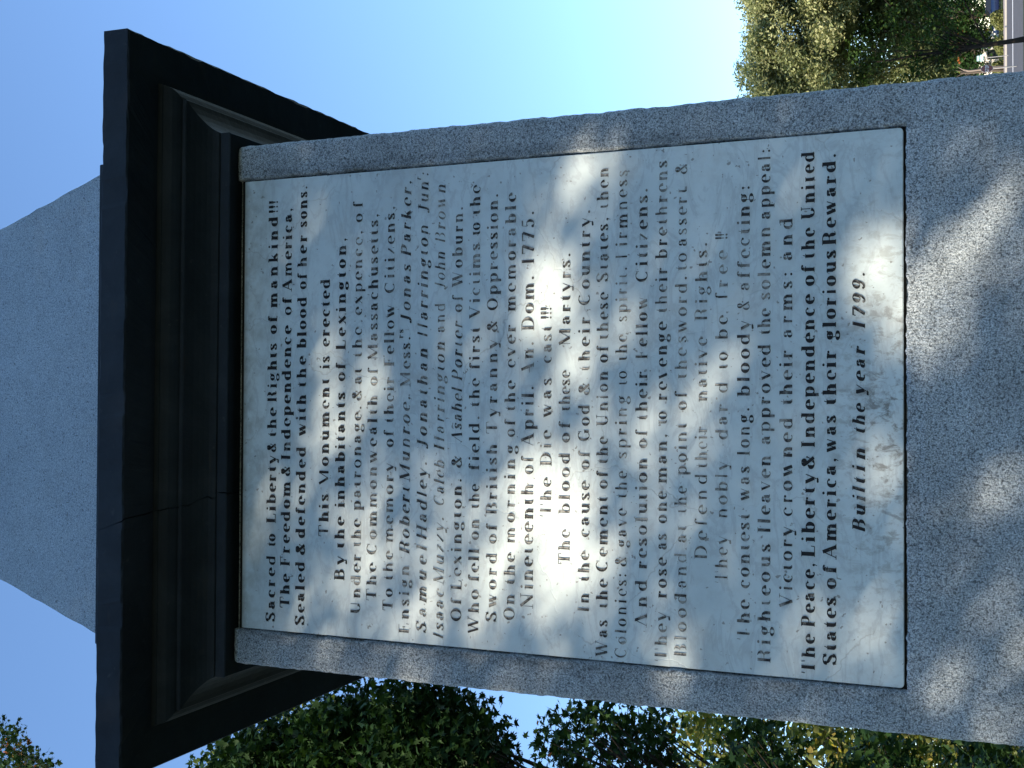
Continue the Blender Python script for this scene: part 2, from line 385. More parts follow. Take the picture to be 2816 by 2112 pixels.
# ------------------------------------------------------------------ lettering: modern-face roman drawn stroke by stroke
# units: x-height 1, capitals 1.5;  strokes: s stem, l line, a arc, q bezier, d dot
G = {
'i':(.52,[('s',.26,0,1,'bf'),('d',.26,1.40,.14)]), 'l':(.52,[('s',.26,0,1.5,'bf')]),
'n':(1.14,[('s',.27,0,1,'bf'),('a',.58,.66,.30,.33,165,0),('s',.88,0,.68,'b')]),
'h':(1.14,[('s',.27,0,1.5,'bf'),('a',.58,.66,.30,.33,165,0),('s',.88,0,.68,'b')]),
'm':(1.72,[('s',.27,0,1,'bf'),('a',.57,.66,.28,.33,165,0),('s',.86,0,.68,'b'),('a',1.16,.66,.28,.33,165,0),('s',1.45,0,.68,'b')]),
'u':(1.14,[('s',.26,.3,1,'f'),('a',.55,.32,.29,.32,180,345),('s',.87,0,1,'fr')]),
'r':(.84,[('s',.27,0,1,'bf'),('a',.52,.70,.22,.27,160,75),('d',.68,.84,.13)]),
'o':(1.04,[('a',.52,.5,.40,.5,0,360)]),
'c':(.90,[('a',.52,.5,.40,.5,60,300),('d',.76,.80,.12)]),
'e':(.94,[('a',.52,.5,.40,.5,0,305),('l',.16,.53,.90,.53,0)]),
'a':(.98,[('d',.24,.74,.12),('a',.42,.72,.24,.27,160,15),('s',.68,.12,.74,''),('a',.44,.29,.28,.28,70,300),('l',.66,.10,.92,.06,0)]),
'd':(1.10,[('a',.48,.5,.36,.5,50,310),('s',.84,0,1.5,'fr')]),
'b':(1.10,[('s',.27,0,1.5,'f'),('a',.62,.5,.36,.5,130,-130)]),
'p':(1.10,[('s',.27,-.5,1,'bf'),('a',.62,.5,.36,.5,130,-130)]),
'g':(.98,[('a',.45,.66,.29,.33,0,360),('a',.46,-.22,.36,.25,0,360),('l',.28,.38,.34,.06,0),('d',.82,.94,.10)]),
'f':(.70,[('s',.30,0,1.15,'b'),('a',.54,1.18,.25,.32,180,65),('d',.66,1.38,.11),('l',.06,1,.62,1,0)]),
't':(.64,[('s',.28,.18,1,''),('l',.28,1,.38,1.32,0),('l',.06,1,.56,1,0),('a',.46,.22,.19,.20,180,310)]),
's':(.78,[('q',.64,.80,.52,1.08,.08,1.02,.17,.70,0),('q',.17,.72,.22,.50,.62,.50,.64,.27,1),('q',.64,.28,.66,-.06,.22,-.06,.13,.24,0),('l',.66,1,.65,.74,0),('l',.13,.30,.13,.02,0)]),
'v':(1.0,[('l',.16,1,.54,.02,1),('l',.54,.02,.88,1,0),('l',.0,1,.36,1,0),('l',.72,1,1.0,1,0)]),
'w':(1.45,[('l',.16,1,.48,.02,1),('l',.48,.02,.74,1,0),('l',.70,1,1.02,.02,1),('l',1.02,.02,1.32,1,0),('l',.0,1,.36,1,0)]),
'x':(1.0,[('l',.18,1,.84,0,1),('l',.14,0,.84,1,0),('l',0,0,.3,0,0),('l',.66,1,.98,1,0)]),
'y':(1.0,[('l',.16,1,.54,.06,1),('l',.90,1,.48,-.24,0),('l',0,1,.34,1,0),('a',.34,-.26,.15,.18,0,-120),('d',.22,-.36,.12)]),
'z':(.84,[('l',.12,.95,.72,.95,0),('l',.70,.96,.16,.05,.6),('l',.14,.05,.76,.05,0),('l',.76,.05,.78,.30,0),('l',.12,.95,.10,.74,0)]),
'k':(1.08,[('s',.27,0,1.5,'bf'),('l',.36,.42,.84,.98,0),('l',.52,.60,.94,0,1)]),
'A':(1.5,[('l',.20,0,.72,1.5,0),('l',.70,1.5,1.24,0,1),('l',.40,.50,1.02,.50,0),('l',0,0,.42,0,0),('l',.96,0,1.5,0,0)]),
'B':(1.32,[('s',.34,0,1.5,''),('a',.74,1.14,.34,.36,90,-90),('a',.78,.39,.40,.39,90,-90),('l',.06,1.5,.76,1.5,0),('l',.3,.78,.78,.78,0),('l',.06,0,.8,0,0)]),
'C':(1.36,[('a',.72,.75,.56,.75,48,312),('l',1.16,1.05,1.16,1.48,0)]),
'D':(1.48,[('s',.34,0,1.5,''),('a',.66,.75,.66,.75,90,-90),('l',.06,1.5,.70,1.5,0),('l',.06,0,.70,0,0)]),
'E':(1.26,[('s',.34,0,1.5,''),('l',.06,1.5,1.06,1.5,0),('l',.06,0,1.12,0,0),('l',.34,.76,.80,.76,0),('l',1.06,1.5,1.08,1.14,0),('l',1.12,0,1.16,.4,0),('l',.80,.56,.80,.96,0)]),
'F':(1.16,[('s',.34,0,1.5,'b'),('l',.06,1.5,1.02,1.5,0),('l',.34,.76,.78,.76,0),('l',1.02,1.5,1.05,1.12,0),('l',.78,.56,.78,.96,0)]),
'G':(1.5,[('a',.72,.75,.56,.75,48,300),('s',1.18,.08,.66,''),('l',1.16,1.05,1.16,1.48,0),('l',.94,.66,1.42,.66,0)]),
'H':(1.62,[('s',.34,0,1.5,'bT'),('s',1.28,0,1.5,'bT'),('l',.34,.76,1.28,.76,0)]),
'I':(.72,[('s',.36,0,1.5,'bT')]),
'J':(.96,[('s',.60,.18,1.5,'T'),('a',.38,.16,.22,.30,0,-120),('d',.22,-.02,.14)]),
'L':(1.18,[('s',.34,0,1.5,'T'),('l',.06,0,1.06,0,0),('l',1.06,0,1.10,.42,0)]),
'M':(1.86,[('l',.26,0,.26,1.5,0),('l',.24,1.5,.88,.06,1),('l',.88,.06,1.50,1.5,0),('s',1.54,0,1.5,'b'),('l',.04,0,.48,0,0),('l',.04,1.5,.4,1.5,0),('l',1.4,1.5,1.8,1.5,0)]),
'N':(1.6,[('l',.26,0,.26,1.5,0),('l',.24,1.5,1.26,.02,1),('l',1.28,0,1.28,1.5,0),('l',.04,0,.48,0,0),('l',.0,1.5,.4,1.5,0),('l',1.06,1.5,1.5,1.5,0)]),
'O':(1.44,[('a',.72,.75,.58,.75,0,360)]),
'P':(1.24,[('s',.34,0,1.5,'b'),('a',.74,1.08,.36,.42,90,-90),('l',.06,1.5,.76,1.5,0),('l',.3,.66,.76,.66,0)]),
'R':(1.42,[('s',.34,0,1.5,'b'),('a',.76,1.12,.36,.38,90,-90),('l',.06,1.5,.78,1.5,0),('l',.3,.74,.8,.74,0),('q',.80,.72,1.16,.70,.98,.10,1.14,.04,1),('l',1.12,.03,1.36,.14,0)]),
'S':(1.10,[('q',.94,1.16,.82,1.64,.04,1.60,.20,1.06,0),('q',.20,1.10,.26,.80,.90,.72,.92,.40,1),('q',.92,.42,.96,-.12,.26,-.08,.14,.38,0),('l',.96,1.5,.94,1.08,0),('l',.13,.44,.13,0,0)]),
'T':(1.34,[('s',.67,0,1.5,'b'),('l',.10,1.5,1.24,1.5,0),('l',.10,1.5,.06,1.1,0),('l',1.24,1.5,1.28,1.1,0)]),
'U':(1.5,[('s',.36,.45,1.5,'T'),('a',.78,.46,.42,.46,180,350),('l',1.20,.44,1.20,1.5,0),('l',1.0,1.5,1.42,1.5,0)]),
'V':(1.42,[('l',.22,1.5,.74,.02,1),('l',.74,.02,1.20,1.5,0),('l',0,1.5,.48,1.5,0),('l',1.0,1.5,1.4,1.5,0)]),
'W':(1.95,[('l',.22,1.5,.64,.02,1),('l',.64,.02,.98,1.5,0),('l',.92,1.5,1.34,.02,1),('l',1.34,.02,1.74,1.5,0),('l',0,1.5,.48,1.5,0),('l',1.56,1.5,1.92,1.5,0)]),
'1':(.84,[('s',.42,0,1.5,'b'),('l',.42,1.5,.14,1.36,0)]),
'7':(1.06,[('l',.10,1.42,.94,1.42,.35),('l',.92,1.4,.46,0,1),('l',.10,1.5,.10,1.1,0)]),
'5':(1.06,[('l',.28,1.46,.86,1.46,.4),('l',.28,1.46,.24,.86,0),('a',.50,.48,.38,.48,130,-150),('d',.24,.20,.15)]),
'9':(1.08,[('a',.50,1.02,.36,.46,0,360),('q',.86,1.0,.90,.30,.60,0,.30,.02,.7),('d',.28,.18,.13)]),
'&':(1.36,[('a',.62,1.16,.24,.30,0,360),('l',.46,1.0,1.10,.06,.8),('a',.50,.38,.38,.38,110,330),('l',.84,.22,1.14,.80,0),('d',1.12,.84,.09)]),
'.':(.46,[('d',.23,.13,.14)]), ',':(.46,[('d',.23,.13,.14),('l',.32,.10,.18,-.26,0)]),
':':(.46,[('d',.23,.13,.13),('d',.23,.80,.13)]), ';':(.46,[('d',.23,.80,.13),('d',.23,.13,.13),('l',.32,.10,.18,-.26,0)]),
'!':(.46,[('l',.23,1.5,.23,.75,1),('l',.23,.8,.23,.42,.3),('d',.23,.13,.13)]), "'":(.4,[('d',.2,1.32,.11),('l',.26,1.32,.16,1.05,0)]),
}
def bez(p, n=10):
    (x0,y0,x1,y1,x2,y2,x3,y3) = p; o = []
    for k in range(n+1):
        t = k/n; u = 1-t
        o.append((u**3*x0+3*u*u*t*x1+3*u*t*t*x2+t**3*x3, u**3*y0+3*u*u*t*y1+3*u*t*t*y2+t**3*y3))
    return o
def ribbons(ch, TH, TN, drop):
    """list of (polyline, widths, optional) for one glyph"""
    out = []; fine = []
    for k in G[ch][1]:
        if k[0] == 's':
            _, x, y0, y1, fl = k
            out.append(([(x,y0),(x,y1)], [TH,TH]))
            if 'b' in fl: fine.append(([(x-.25,y0+.02),(x+.25,y0+.02)], [TN,TN]))
            if 'T' in fl: fine.append(([(x-.28,y1-.02),(x+.28,y1-.02)], [TN,TN]))
            if 'f' in fl: fine.append(([(x-.27,y1-.06),(x,y1-.02)], [TN,TN*1.5]))
            if 'r' in fl: fine.append(([(x,y0+.02),(x+.25,y0+.06)], [TN,TN]))
        elif k[0] == 'l':
            _, x0, y0, x1, y1, w = k
            ww = TN+(TH-TN)*w
            (out if w >= .3 or (abs(y1-y0) > .38 and random.random() > drop*.25) else fine).append(([(x0,y0),(x1,y1)], [ww,ww]))
        elif k[0] == 'd':
            _, x, y, r_ = k; out.append(('dot', x, y, r_))
        else:
            if k[0] == 'a':
                _, cx, cy, rx, ry, a0, a1 = k; n = max(6, int(abs(a1-a0)/18))
                pts = [(cx+(rx-TH*.18)*math.cos(R(a0+(a1-a0)*i/n)), cy+(ry-TN*.3)*math.sin(R(a0+(a1-a0)*i/n))) for i in range(n+1)]; mode = 0
            else:
                pts = bez(k[1:9]); mode = k[9]
            ws = []
            for i in range(len(pts)):
                a = pts[max(i-1,0)]; b_ = pts[min(i+1,len(pts)-1)]
                dx, dy = b_[0]-a[0], b_[1]-a[1]; l_ = math.hypot(dx, dy) or 1
                if mode: wv = TN+(TH*mode-TN)*math.sin(math.pi*(i+.5)/len(pts))
                else: wv = TN*1.15+(TH*1.05-TN)*(abs(dy)/l_)**2.4
                ws.append(wv)
            out.append((pts, ws))
    return out, [f_ for f_ in fine if random.random() > drop]
def letter_line(words, z0, h, style, fade):
    """h = height of a capital in metres; one mesh for the whole line"""
    u0 = h/1.5; V = []; F = []
    TH0, TN0, drop = [(.345,.085,.08), (.285,.055,.40), (.245,.045,.50)][fade]
    for word, xa, xb in words:
        ital = style == 'i'; u = u0; zz = z0; w_ = word
        if w_[0] == '*': ital = True; w_ = w_[1:]
        if w_[0] == '#': ital = False; w_ = w_[1:]
        if w_[0] == '^': u = u0*.55; zz = z0+h*.72; w_ = w_[1:]
        adv = [G[c][0] for c in w_]
        nat = sum(adv)*u; span = xb-xa
        if len(w_) > 1:
            tr = (span-nat)/(len(w_)-1); sx = 1.0
            lim = -.04*u
            if tr < lim: sx = (span-lim*(len(w_)-1))/nat; tr = lim
            if tr > .34*u: sx = min(1.22, (span-.34*u*(len(w_)-1))/nat); tr = (span-nat*sx)/(len(w_)-1)
        else: tr = 0; sx = min(1.25, max(.7, span/nat))
        x = xa
        for c, ad in zip(w_, adv):
            worn = random.random() < (.03, .10, .22)[fade]
            out, fine = ribbons(c, TH0*(.8 if worn else random.uniform(.92, 1.08)), TN0, .9 if worn else drop)
            sl = .27 if ital else 0
            jz = random.uniform(-.0003, .0003)
            layer = 0
            for rb in out+fine:
                layer += 1; yy = MY-.00022-.00009*layer
                def P(px_, pz_): return (x+(px_*sx+pz_*sl)*u, yy, zz+jz+pz_*u)
                if rb[0] == 'dot':
                    _, dx_, dz_, r_ = rb; n = len(V)
                    V += [P(dx_+r_*math.cos(t*math.pi/5)*1.05, dz_+r_*math.sin(t*math.pi/5)) for t in range(10)]
                    F.append(tuple(range(n, n+10))); continue
                pts, ws = rb; n = len(V); cl = pts[0] == pts[-1]
                for i in range(len(pts)):
                    a = pts[max(i-1,0)]; b_ = pts[min(i+1,len(pts)-1)]
                    if abs(pts[0][0]-pts[-1][0])+abs(pts[0][1]-pts[-1][1]) < 1e-5 and i in (0, len(pts)-1): a = pts[-2]; b_ = pts[1]
                    dx, dy = b_[0]-a[0], b_[1]-a[1]; l_ = math.hypot(dx, dy) or 1
                    nx_, ny_ = -dy/l_, dx/l_; wv = ws[i]/2*random.uniform(.94, 1.06)
                    c0_ = P(pts[i][0], pts[i][1]); lip = .0011*min(1, ws[i]/TH0)   # chiselled: a shallow V along the stroke
                    for q_, dy_ in ((P(pts[i][0]+nx_*wv, pts[i][1]+ny_*wv), -lip), (c0_, 0), (P(pts[i][0]-nx_*wv, pts[i][1]-ny_*wv), -lip)): V.append((q_[0], q_[1]+dy_, q_[2]))
                for i in range(len(pts)-1):
                    F.append((n+3*i, n+3*i+1, n+3*i+4, n+3*i+3)); F.append((n+3*i+1, n+3*i+2, n+3*i+5, n+3*i+4))
            x += ad*sx*u+tr
    me = bpy.data.meshes.new('inscription_line'); me.from_pydata(V, [], F); me.update()
    return me
INSCRIPTION = [
 (1.00,'r',0,3.1820,[("Sacred",-0.5170,-0.3602),("to",-0.3388,-0.3087),("Liberty",-0.2842,-0.1215),("&",-0.1141,-0.0914),("the",-0.0784,-0.0095),("Rights",0.0035,0.1446),("of",0.1672,0.2098),("mankind",0.2301,0.4471),("!!!",0.4567,0.4866)]),
 (1.00,'r',0,3.1420,[("The",-0.4821,-0.4022),("Freedom",-0.3839,-0.1835),("&",-0.1705,-0.1453),("Independence",-0.1332,0.1855),("of",0.2106,0.2529),("America,",0.2668,0.4663)]),
 (1.00,'r',0,3.1004,[("Sealed",-0.5193,-0.3706),("&",-0.3544,-0.3245),("defended",-0.3150,-0.1012),("with",-0.0745,0.0223),("the",0.0400,0.1123),("blood",0.1321,0.2525),("of",0.2714,0.3083),("her",0.3238,0.4002),("sons.",0.4182,0.5161)]),
 (1.00,'r',0,3.0370,[("This",-0.3088,-0.2101),("Monument",-0.1900,0.0596),("is",0.0829,0.1116),("erected",0.1346,0.2925)]),
 (1.00,'r',0,2.9941,[("By",-0.4086,-0.3509),("the",-0.3334,-0.2620),("inhabitants",-0.2391,0.0272),("of",0.0535,0.0958),("Lexington,",0.1255,0.3878)]),
 (1.00,'r',1,2.9504,[("Under",-0.4838,-0.3445),("the",-0.3285,-0.2652),("patronage.",-0.2446,-0.0030),("&",0.0079,0.0348),("at",0.0458,0.0837),("the",0.1081,0.1787),("expence,",0.2056,0.4023),("of",0.4208,0.4695)]),
 (1.00,'r',1,2.9092,[("The",-0.4492,-0.3640),("Commonwealth",-0.3447,0.0202),("of",0.0424,0.0834),("Massachusetts,",0.1013,0.4392)]),
 (1.00,'r',1,2.8665,[("To",-0.4690,-0.4181),("the",-0.4003,-0.3339),("memory",-0.3148,-0.1324),("of",-0.0974,-0.0591),("their",-0.0423,0.0639),("Fellow",0.0855,0.2284),("Citizens,",0.2536,0.4541)]),
 (1.00,'r',1,2.8245,[("Ensign",-0.5186,-0.3639),("*Robert",-0.3399,-0.1867),("*Munroe,",-0.1760,0.0191),("Mess.",0.0398,0.1546),("^rs",0.1504,0.1711),("*Jonas",0.1830,0.3167),("*Parker,",0.3344,0.5090)]),
 (1.00,'i',1,2.7811,[("Samuel",-0.5136,-0.3193),("Hadley.",-0.3066,-0.1286),("Jonathan",-0.1007,0.1261),("Harrington",0.1488,0.4049),("Jun",0.4309,0.5031),("^r",0.5076,0.5149),(":",0.5157,0.5231)]),
 (1.00,'i',2,2.7383,[("Isaac",-0.5255,-0.4131),("Muzzy,",-0.4036,-0.2508),("Caleb",-0.2288,-0.1259),("Harrington",-0.1047,0.1407),("#and",0.1611,0.2281),("John",0.2564,0.3426),("Brown",0.3601,0.4941)]),
 (1.00,'r',1,2.6951,[("Of",-0.4804,-0.4292),("Lexington.",-0.4125,-0.1629),("&",-0.1402,-0.1127),("*Asahel",-0.0859,0.0358),("*Porter",0.0510,0.1845),("of",0.2058,0.2444),("Woburn,",0.2622,0.4420)]),
 (1.00,'r',1,2.6525,[("Who",-0.5058,-0.4076),("fell",-0.3898,-0.3172),("on",-0.2979,-0.2527),("the",-0.2293,-0.1753),("field,",-0.1447,-0.0236),("the",-0.0046,0.0581),("first",0.0777,0.1723),("Victims",0.1908,0.3581),("to",0.3755,0.4044),("the",0.4208,0.4870)]),
 (1.00,'r',1,2.6101,[("Sword",-0.4752,-0.3253),("of",-0.3045,-0.2612),("British",-0.2417,-0.0856),("Tyranny",-0.0636,0.1445),("&",0.1594,0.1873),("Oppression.",0.2073,0.4657)]),
 (1.00,'r',1,2.5673,[("On",-0.4686,-0.4120),("the",-0.3913,-0.3229),("morning",-0.3022,-0.0867),("of",-0.0701,-0.0319),("the",-0.0137,0.0530),("ever",0.0808,0.1760),("memorable",0.2038,0.4636)]),
 (1.12,'r',1,2.5245,[("Nineteenth",-0.4403,-0.1712),("of",-0.1502,-0.1112),("April,",-0.0907,0.0419),("An.",0.0631,0.1380),("Dom.",0.1601,0.2813),("1775.",0.3038,0.4222)]),
 (1.00,'r',1,2.4831,[("The",-0.2404,-0.1570),("Die",-0.1322,-0.0546),("was",-0.0264,0.0582),("cast",0.0903,0.1706),("!!!",0.1851,0.2117)]),
 (1.00,'r',1,2.4408,[("The",-0.3407,-0.2664),("blood",-0.2329,-0.1027),("of",-0.0802,-0.0353),("these",-0.0127,0.0740),("Martyrs.",0.1269,0.3270)]),
 (1.00,'r',1,2.3966,[("In",-0.4393,-0.3988),("the",-0.3742,-0.3105),("cause",-0.2800,-0.1616),("of",-0.1365,-0.0974),("God",-0.0773,0.0011),("&",0.0212,0.0571),("their",0.0718,0.1887),("Country.",0.2123,0.4173)]),
 (1.00,'r',1,2.3559,[("Was",-0.5295,-0.4518),("the",-0.4276,-0.3671),("Cement",-0.3513,-0.1918),("of",-0.1761,-0.1388),("the",-0.1231,-0.0664),("Union",-0.0451,0.0723),("of",0.0901,0.1256),("these",0.1390,0.2389),("States,",0.2611,0.3987),("then",0.4163,0.5036)]),
 (1.00,'r',2,2.3141,[("Colonies:",-0.5287,-0.3514),("&",-0.3373,-0.3145),("gave",-0.2971,-0.2161),("the",-0.1948,-0.1376),("spring",-0.1120,0.0214),("to",0.0416,0.0732),("the",0.0934,0.1490),("spirit,",0.1756,0.2913),("Firmness",0.3068,0.4960)]),
 (1.00,'r',1,2.2701,[("And",-0.4609,-0.3630),("resolution",-0.3402,-0.1099),("of",-0.0891,-0.0508),("their",-0.0311,0.0718),("Fellow",0.0960,0.2275),("Citizens.",0.2570,0.4547)]),
 (1.00,'r',1,2.2280,[("They",-0.5275,-0.4250),("rose",-0.3979,-0.3135),("as",-0.2982,-0.2646),("one",-0.2435,-0.1773),("man,",-0.1611,-0.0577),("to",-0.0393,-0.0111),("revenge",0.0099,0.1736),("their",0.1924,0.2869),("brethrens",0.3041,0.5089)]),
 (1.00,'r',2,2.1864,[("Blood",-0.5161,-0.3837),("and",-0.3747,-0.3014),("at",-0.2820,-0.2453),("the",-0.2214,-0.1654),("point",-0.1437,-0.0355),("of",-0.0098,0.0291),("the",0.0548,0.1197),("sword,",0.1294,0.2673),("to",0.2777,0.3157),("assert",0.3278,0.4496),("&",0.4772,0.5017)]),
 (1.00,'r',2,2.1439,[("Defend",-0.3142,-0.1380),("their",-0.1275,-0.0416),("native",0.0080,0.1409),("Rights.",0.1727,0.3351)]),
 (1.00,'r',2,2.1020,[("They",-0.3586,-0.2627),("nobly",-0.2285,-0.1114),("dar'd",-0.0688,0.0483),("to",0.0738,0.1100),("be",0.1340,0.1839),("free",0.2155,0.3161),("!!",0.3381,0.3520)]),
 (1.00,'r',1,2.0574,[("The",-0.4698,-0.3895),("contest",-0.3663,-0.2159),("was",-0.1907,-0.1209),("long,",-0.0997,-0.0026),("bloody",0.0186,0.1736),("&",0.1930,0.2141),("affecting:",0.2319,0.4457)]),
 (1.00,'r',1,2.0160,[("Righteous",-0.5127,-0.2751),("Heaven",-0.2540,-0.0987),("approved",-0.0777,0.1238),("the",0.1429,0.1949),("solemn",0.2128,0.3597),("appeal:",0.3743,0.5165)]),
 (1.00,'r',1,1.9727,[("Victory",-0.4001,-0.2375),("crowned",-0.2187,-0.0228),("their",0.0023,0.1116),("arms;",0.1347,0.2675),("and",0.2893,0.3747)]),
 (1.00,'r',0,1.9297,[("The",-0.5253,-0.4487),("Peace,",-0.4341,-0.3077),("Liberty",-0.2974,-0.1318),("&",-0.1236,-0.0946),("Independence",-0.0823,0.2202),("of",0.2379,0.2786),("the",0.2921,0.3519),("United",0.3692,0.5036)]),
 (1.00,'r',0,1.8887,[("States",-0.5048,-0.3732),("of",-0.3567,-0.3115),("America,",-0.2992,-0.1001),("was",-0.0894,-0.0178),("their",0.0027,0.1101),("glorious",0.1303,0.3059),("Reward.",0.3160,0.4974)]),
 (0.92,'i',0,1.8342,[("Built",-0.2450,-0.1393),("in",-0.1269,-0.0824),("the",-0.0538,0.0030),("year",0.0213,0.1153),("1799.",0.1483,0.2604)]),
]
SUN_PATCHES = [  # wanted sun patches on the face; the crown is shaped to leave them open
 (-0.273,2.521,0.355,0.251,0,0.30),
 (0.178,2.468,0.180,0.149,0,0.27),
 (-0.273,2.959,0.136,0.247,0,0.27),
 (-0.497,1.908,0.140,0.073,0,0.28),
 (-0.066,2.166,0.163,0.208,0,0.22),
 (-0.556,3.123,0.142,0.066,0,0.30),
 (0.245,1.643,0.095,0.198,0,0.35),
 (-0.486,1.600,0.094,0.138,0,0.35),
 (-0.271,2.478,0.106,0.155,0,1.50),
 (-0.189,2.420,0.063,0.069,0,1.30),
 (-0.334,2.532,0.162,0.151,0,0.55),
 (-0.462,2.619,0.133,0.082,0,0.40),
 (-0.421,2.489,0.096,0.070,0,0.50),
 (0.218,2.492,0.066,0.115,0,1.00),
 (0.137,2.421,0.062,0.099,0,0.60),
 (0.058,2.452,0.042,0.060,0,0.35),
 (0.504,2.395,0.067,0.049,0,0.80),
 (-0.021,3.040,0.030,0.114,0,1.00),
 (0.049,2.934,0.037,0.064,0,0.90),
 (-0.026,2.965,0.020,0.064,18,0.60),
 (0.142,3.052,0.013,0.043,0,0.40),
 (0.136,2.990,0.015,0.038,0,0.35),
 (-0.268,3.215,0.021,0.089,25,0.60),
 (-0.356,3.002,0.020,0.092,24,0.65),
 (-0.261,2.932,0.032,0.045,0,0.85),
 (-0.417,2.947,0.032,0.081,27,0.70),
 (-0.490,2.984,0.087,0.032,0,0.40),
 (-0.499,3.098,0.058,0.031,0,0.40),
 (-0.495,2.838,0.095,0.026,0,0.50),
 (0.411,3.156,0.016,0.039,0,0.50),
 (-0.220,2.721,0.046,0.104,0,0.30),
 (-0.353,2.675,0.068,0.093,0,0.40),
 (-0.065,2.374,0.039,0.078,0,0.65),
 (-0.068,2.273,0.014,0.106,30,0.60),
 (-0.067,2.214,0.014,0.076,33,0.55),
 (-0.094,2.156,0.048,0.057,0,0.35),
 (0.019,2.147,0.038,0.047,0,0.30),
 (-0.046,2.109,0.028,0.056,0,0.35),
 (0.242,1.797,0.052,0.102,0,1.20),
 (0.187,1.727,0.049,0.096,0,1.00),
 (0.245,1.663,0.060,0.056,0,0.80),
 (0.090,1.698,0.028,0.070,0,0.50),
 (0.323,1.824,0.025,0.027,0,0.40),
 (0.488,1.676,0.056,0.035,0,0.50),
 (0.329,1.619,0.047,0.051,0,0.60),
 (-0.113,1.801,0.030,0.053,0,0.75),
 (-0.219,1.776,0.025,0.053,0,0.35),
 (-0.426,1.813,0.064,0.021,-40,0.75),
 (-0.407,1.921,0.053,0.023,0,0.35),
 (-0.133,1.571,0.031,0.060,0,0.90),
 (-0.230,1.641,0.040,0.043,0,0.45),
 (-0.515,1.640,0.060,0.039,0,1.00),
 (-0.578,1.576,0.043,0.047,0,0.90),
 (-0.355,1.570,0.031,0.051,0,0.40),
 (-0.586,3.215,0.043,0.028,0,0.45),
 (-0.595,3.123,0.023,0.031,0,0.40),
 (-0.642,3.047,0.025,0.017,0,0.60),
 (-0.617,2.959,0.037,0.030,0,0.50),
 (-0.590,2.838,0.054,0.034,0,0.65),
 (-0.603,2.761,0.029,0.023,0,0.50),
 (-0.611,2.575,0.055,0.018,0,0.45),
 (-0.553,2.499,0.075,0.040,0,0.40),
 (-0.629,2.024,0.064,0.019,0,0.40),
 (-0.586,2.242,0.059,0.019,0,0.25),
 (-0.153,1.935,0.053,0.109,0,0.12),
 (-0.405,2.262,0.099,0.116,0,0.12),
]

for cs, style, fade, z0, words in INSCRIPTION:
    o = link('inscription_line', letter_line(words, z0, .0253*cs, style, fade), INK[fade], tab)
    o['kind'] = 'stuff'; o['label'] = 'carved black lettering reading "%s"' % ' '.join(w_[0].lstrip('*#^') for w_ in words)

# ------------------------------------------------------------------ cornice: moulded course, mitred corners, cracked through
# profile (overhang q, height z) from die up to the top bed
PROF = [(-.05,3.3005),(.026,3.3005),(.028,3.303),(.028,3.326),(.026,3.329),(.030,3.331),(.033,3.337),(.038,3.345),(.046,3.353),(.057,3.361),(.070,3.368),(.084,3.373),(.096,3.376),
        (.098,3.378),(.098,3.386),(.104,3.388),(.112,3.392),(.120,3.399),(.125,3.409),(.127,3.419),(.130,3.421),(.132,3.431),(.150,3.4325),(.2300,3.4330),(.2335,3.4365),(.2345,3.5030),(.231,3.5070),(.19,3.5090),(-.05,3.5120)]
PROF = [(q, z) for q, z in PROF]
CW = .0
def ring_pt(side, t, q, z):
    """side 0 front,1 right,2 back,3 left; t along -1..1 of that run"""
    h = W+q
    yc = W
    return {0:(t*h, yc-h, z), 1:(h, yc+t*h, z), 2:(-t*h, yc+h, z), 3:(-h, yc-t*h, z)}[side]
cr = random.Random(5)
def crack_x(i, z):
    base = [-.215,-.215,-.212,-.214,-.210,-.222,-.228,-.222,-.226,-.230,-.238,-.243,-.240,-.244,-.246,-.244,-.247,-.246,-.250,-.252,-.250,-.252,-.257,-.262,-.268,-.292,-.285,-.285,-.28]
    return base[i]
def fine_run(h0, xa, xb, n):
    return [xa+(xb-xa)*k/n for k in range(n+1)]
def stone(name, xs_front, sides):
    """front run between absolute x limits per profile vertex, then the other sides"""
    V = []; F = []; k = len(PROF)
    cols = []
    for a in xs_front: cols.append(a)
    for c_ in cols:
        for p_ in c_: V.append(p_)
    for i in range(len(cols)-1):
        for j in range(k-1): F.append((i*k+j, (i+1)*k+j, (i+1)*k+j+1, i*k+j+1))
    for e_ in (0, len(cols)-1):
        f_ = [e_*k+j for j in range(k)]; F.append(tuple(f_ if e_ else f_[::-1]))
    me = bpy.data.meshes.new(name); me.from_pydata(V, [], F); me.update()
    return child(link(name, me, MAT['slate']))
def col(side, t):
    return [ring_pt(side, t, q, z) for q, z in PROF]
def jit(x, i):  # slightly worn arrises
    return .0006*(.6*math.sin(x*37+i*2.1)+math.sin(x*91+i)+.6*math.sin(x*173+i*3)) + (-.0032 if (math.sin(x*13+1.7*(i//2)) > .93) else 0)
def front_cols(xa_i, xb_i, n):
    out = []
    for s_ in range(n+1):
        f_ = s_/n; c_ = []
        for i, (q, z) in enumerate(PROF):
            x = xa_i[i]+(xb_i[i]-xa_i[i])*f_
            dq = jit(x, i)*.8 if i in (23,24,25,26) else 0
            dz = jit(x, i+5)*.7 if i in (22,23,24,25,26) else jit(x, i+5)*.15
            c_.append((x, -(q+dq), z+dz))
        out.append(c_)
    return out
crk = [crack_x(i, 0) for i in range(len(PROF))]
lft = front_cols([-(W+q) for q, z in PROF], [c_-.0016 for c_ in crk], 60)
rgt = front_cols([c_+.0016 for c_ in crk], [(W+q) for q, z in PROF], 100)
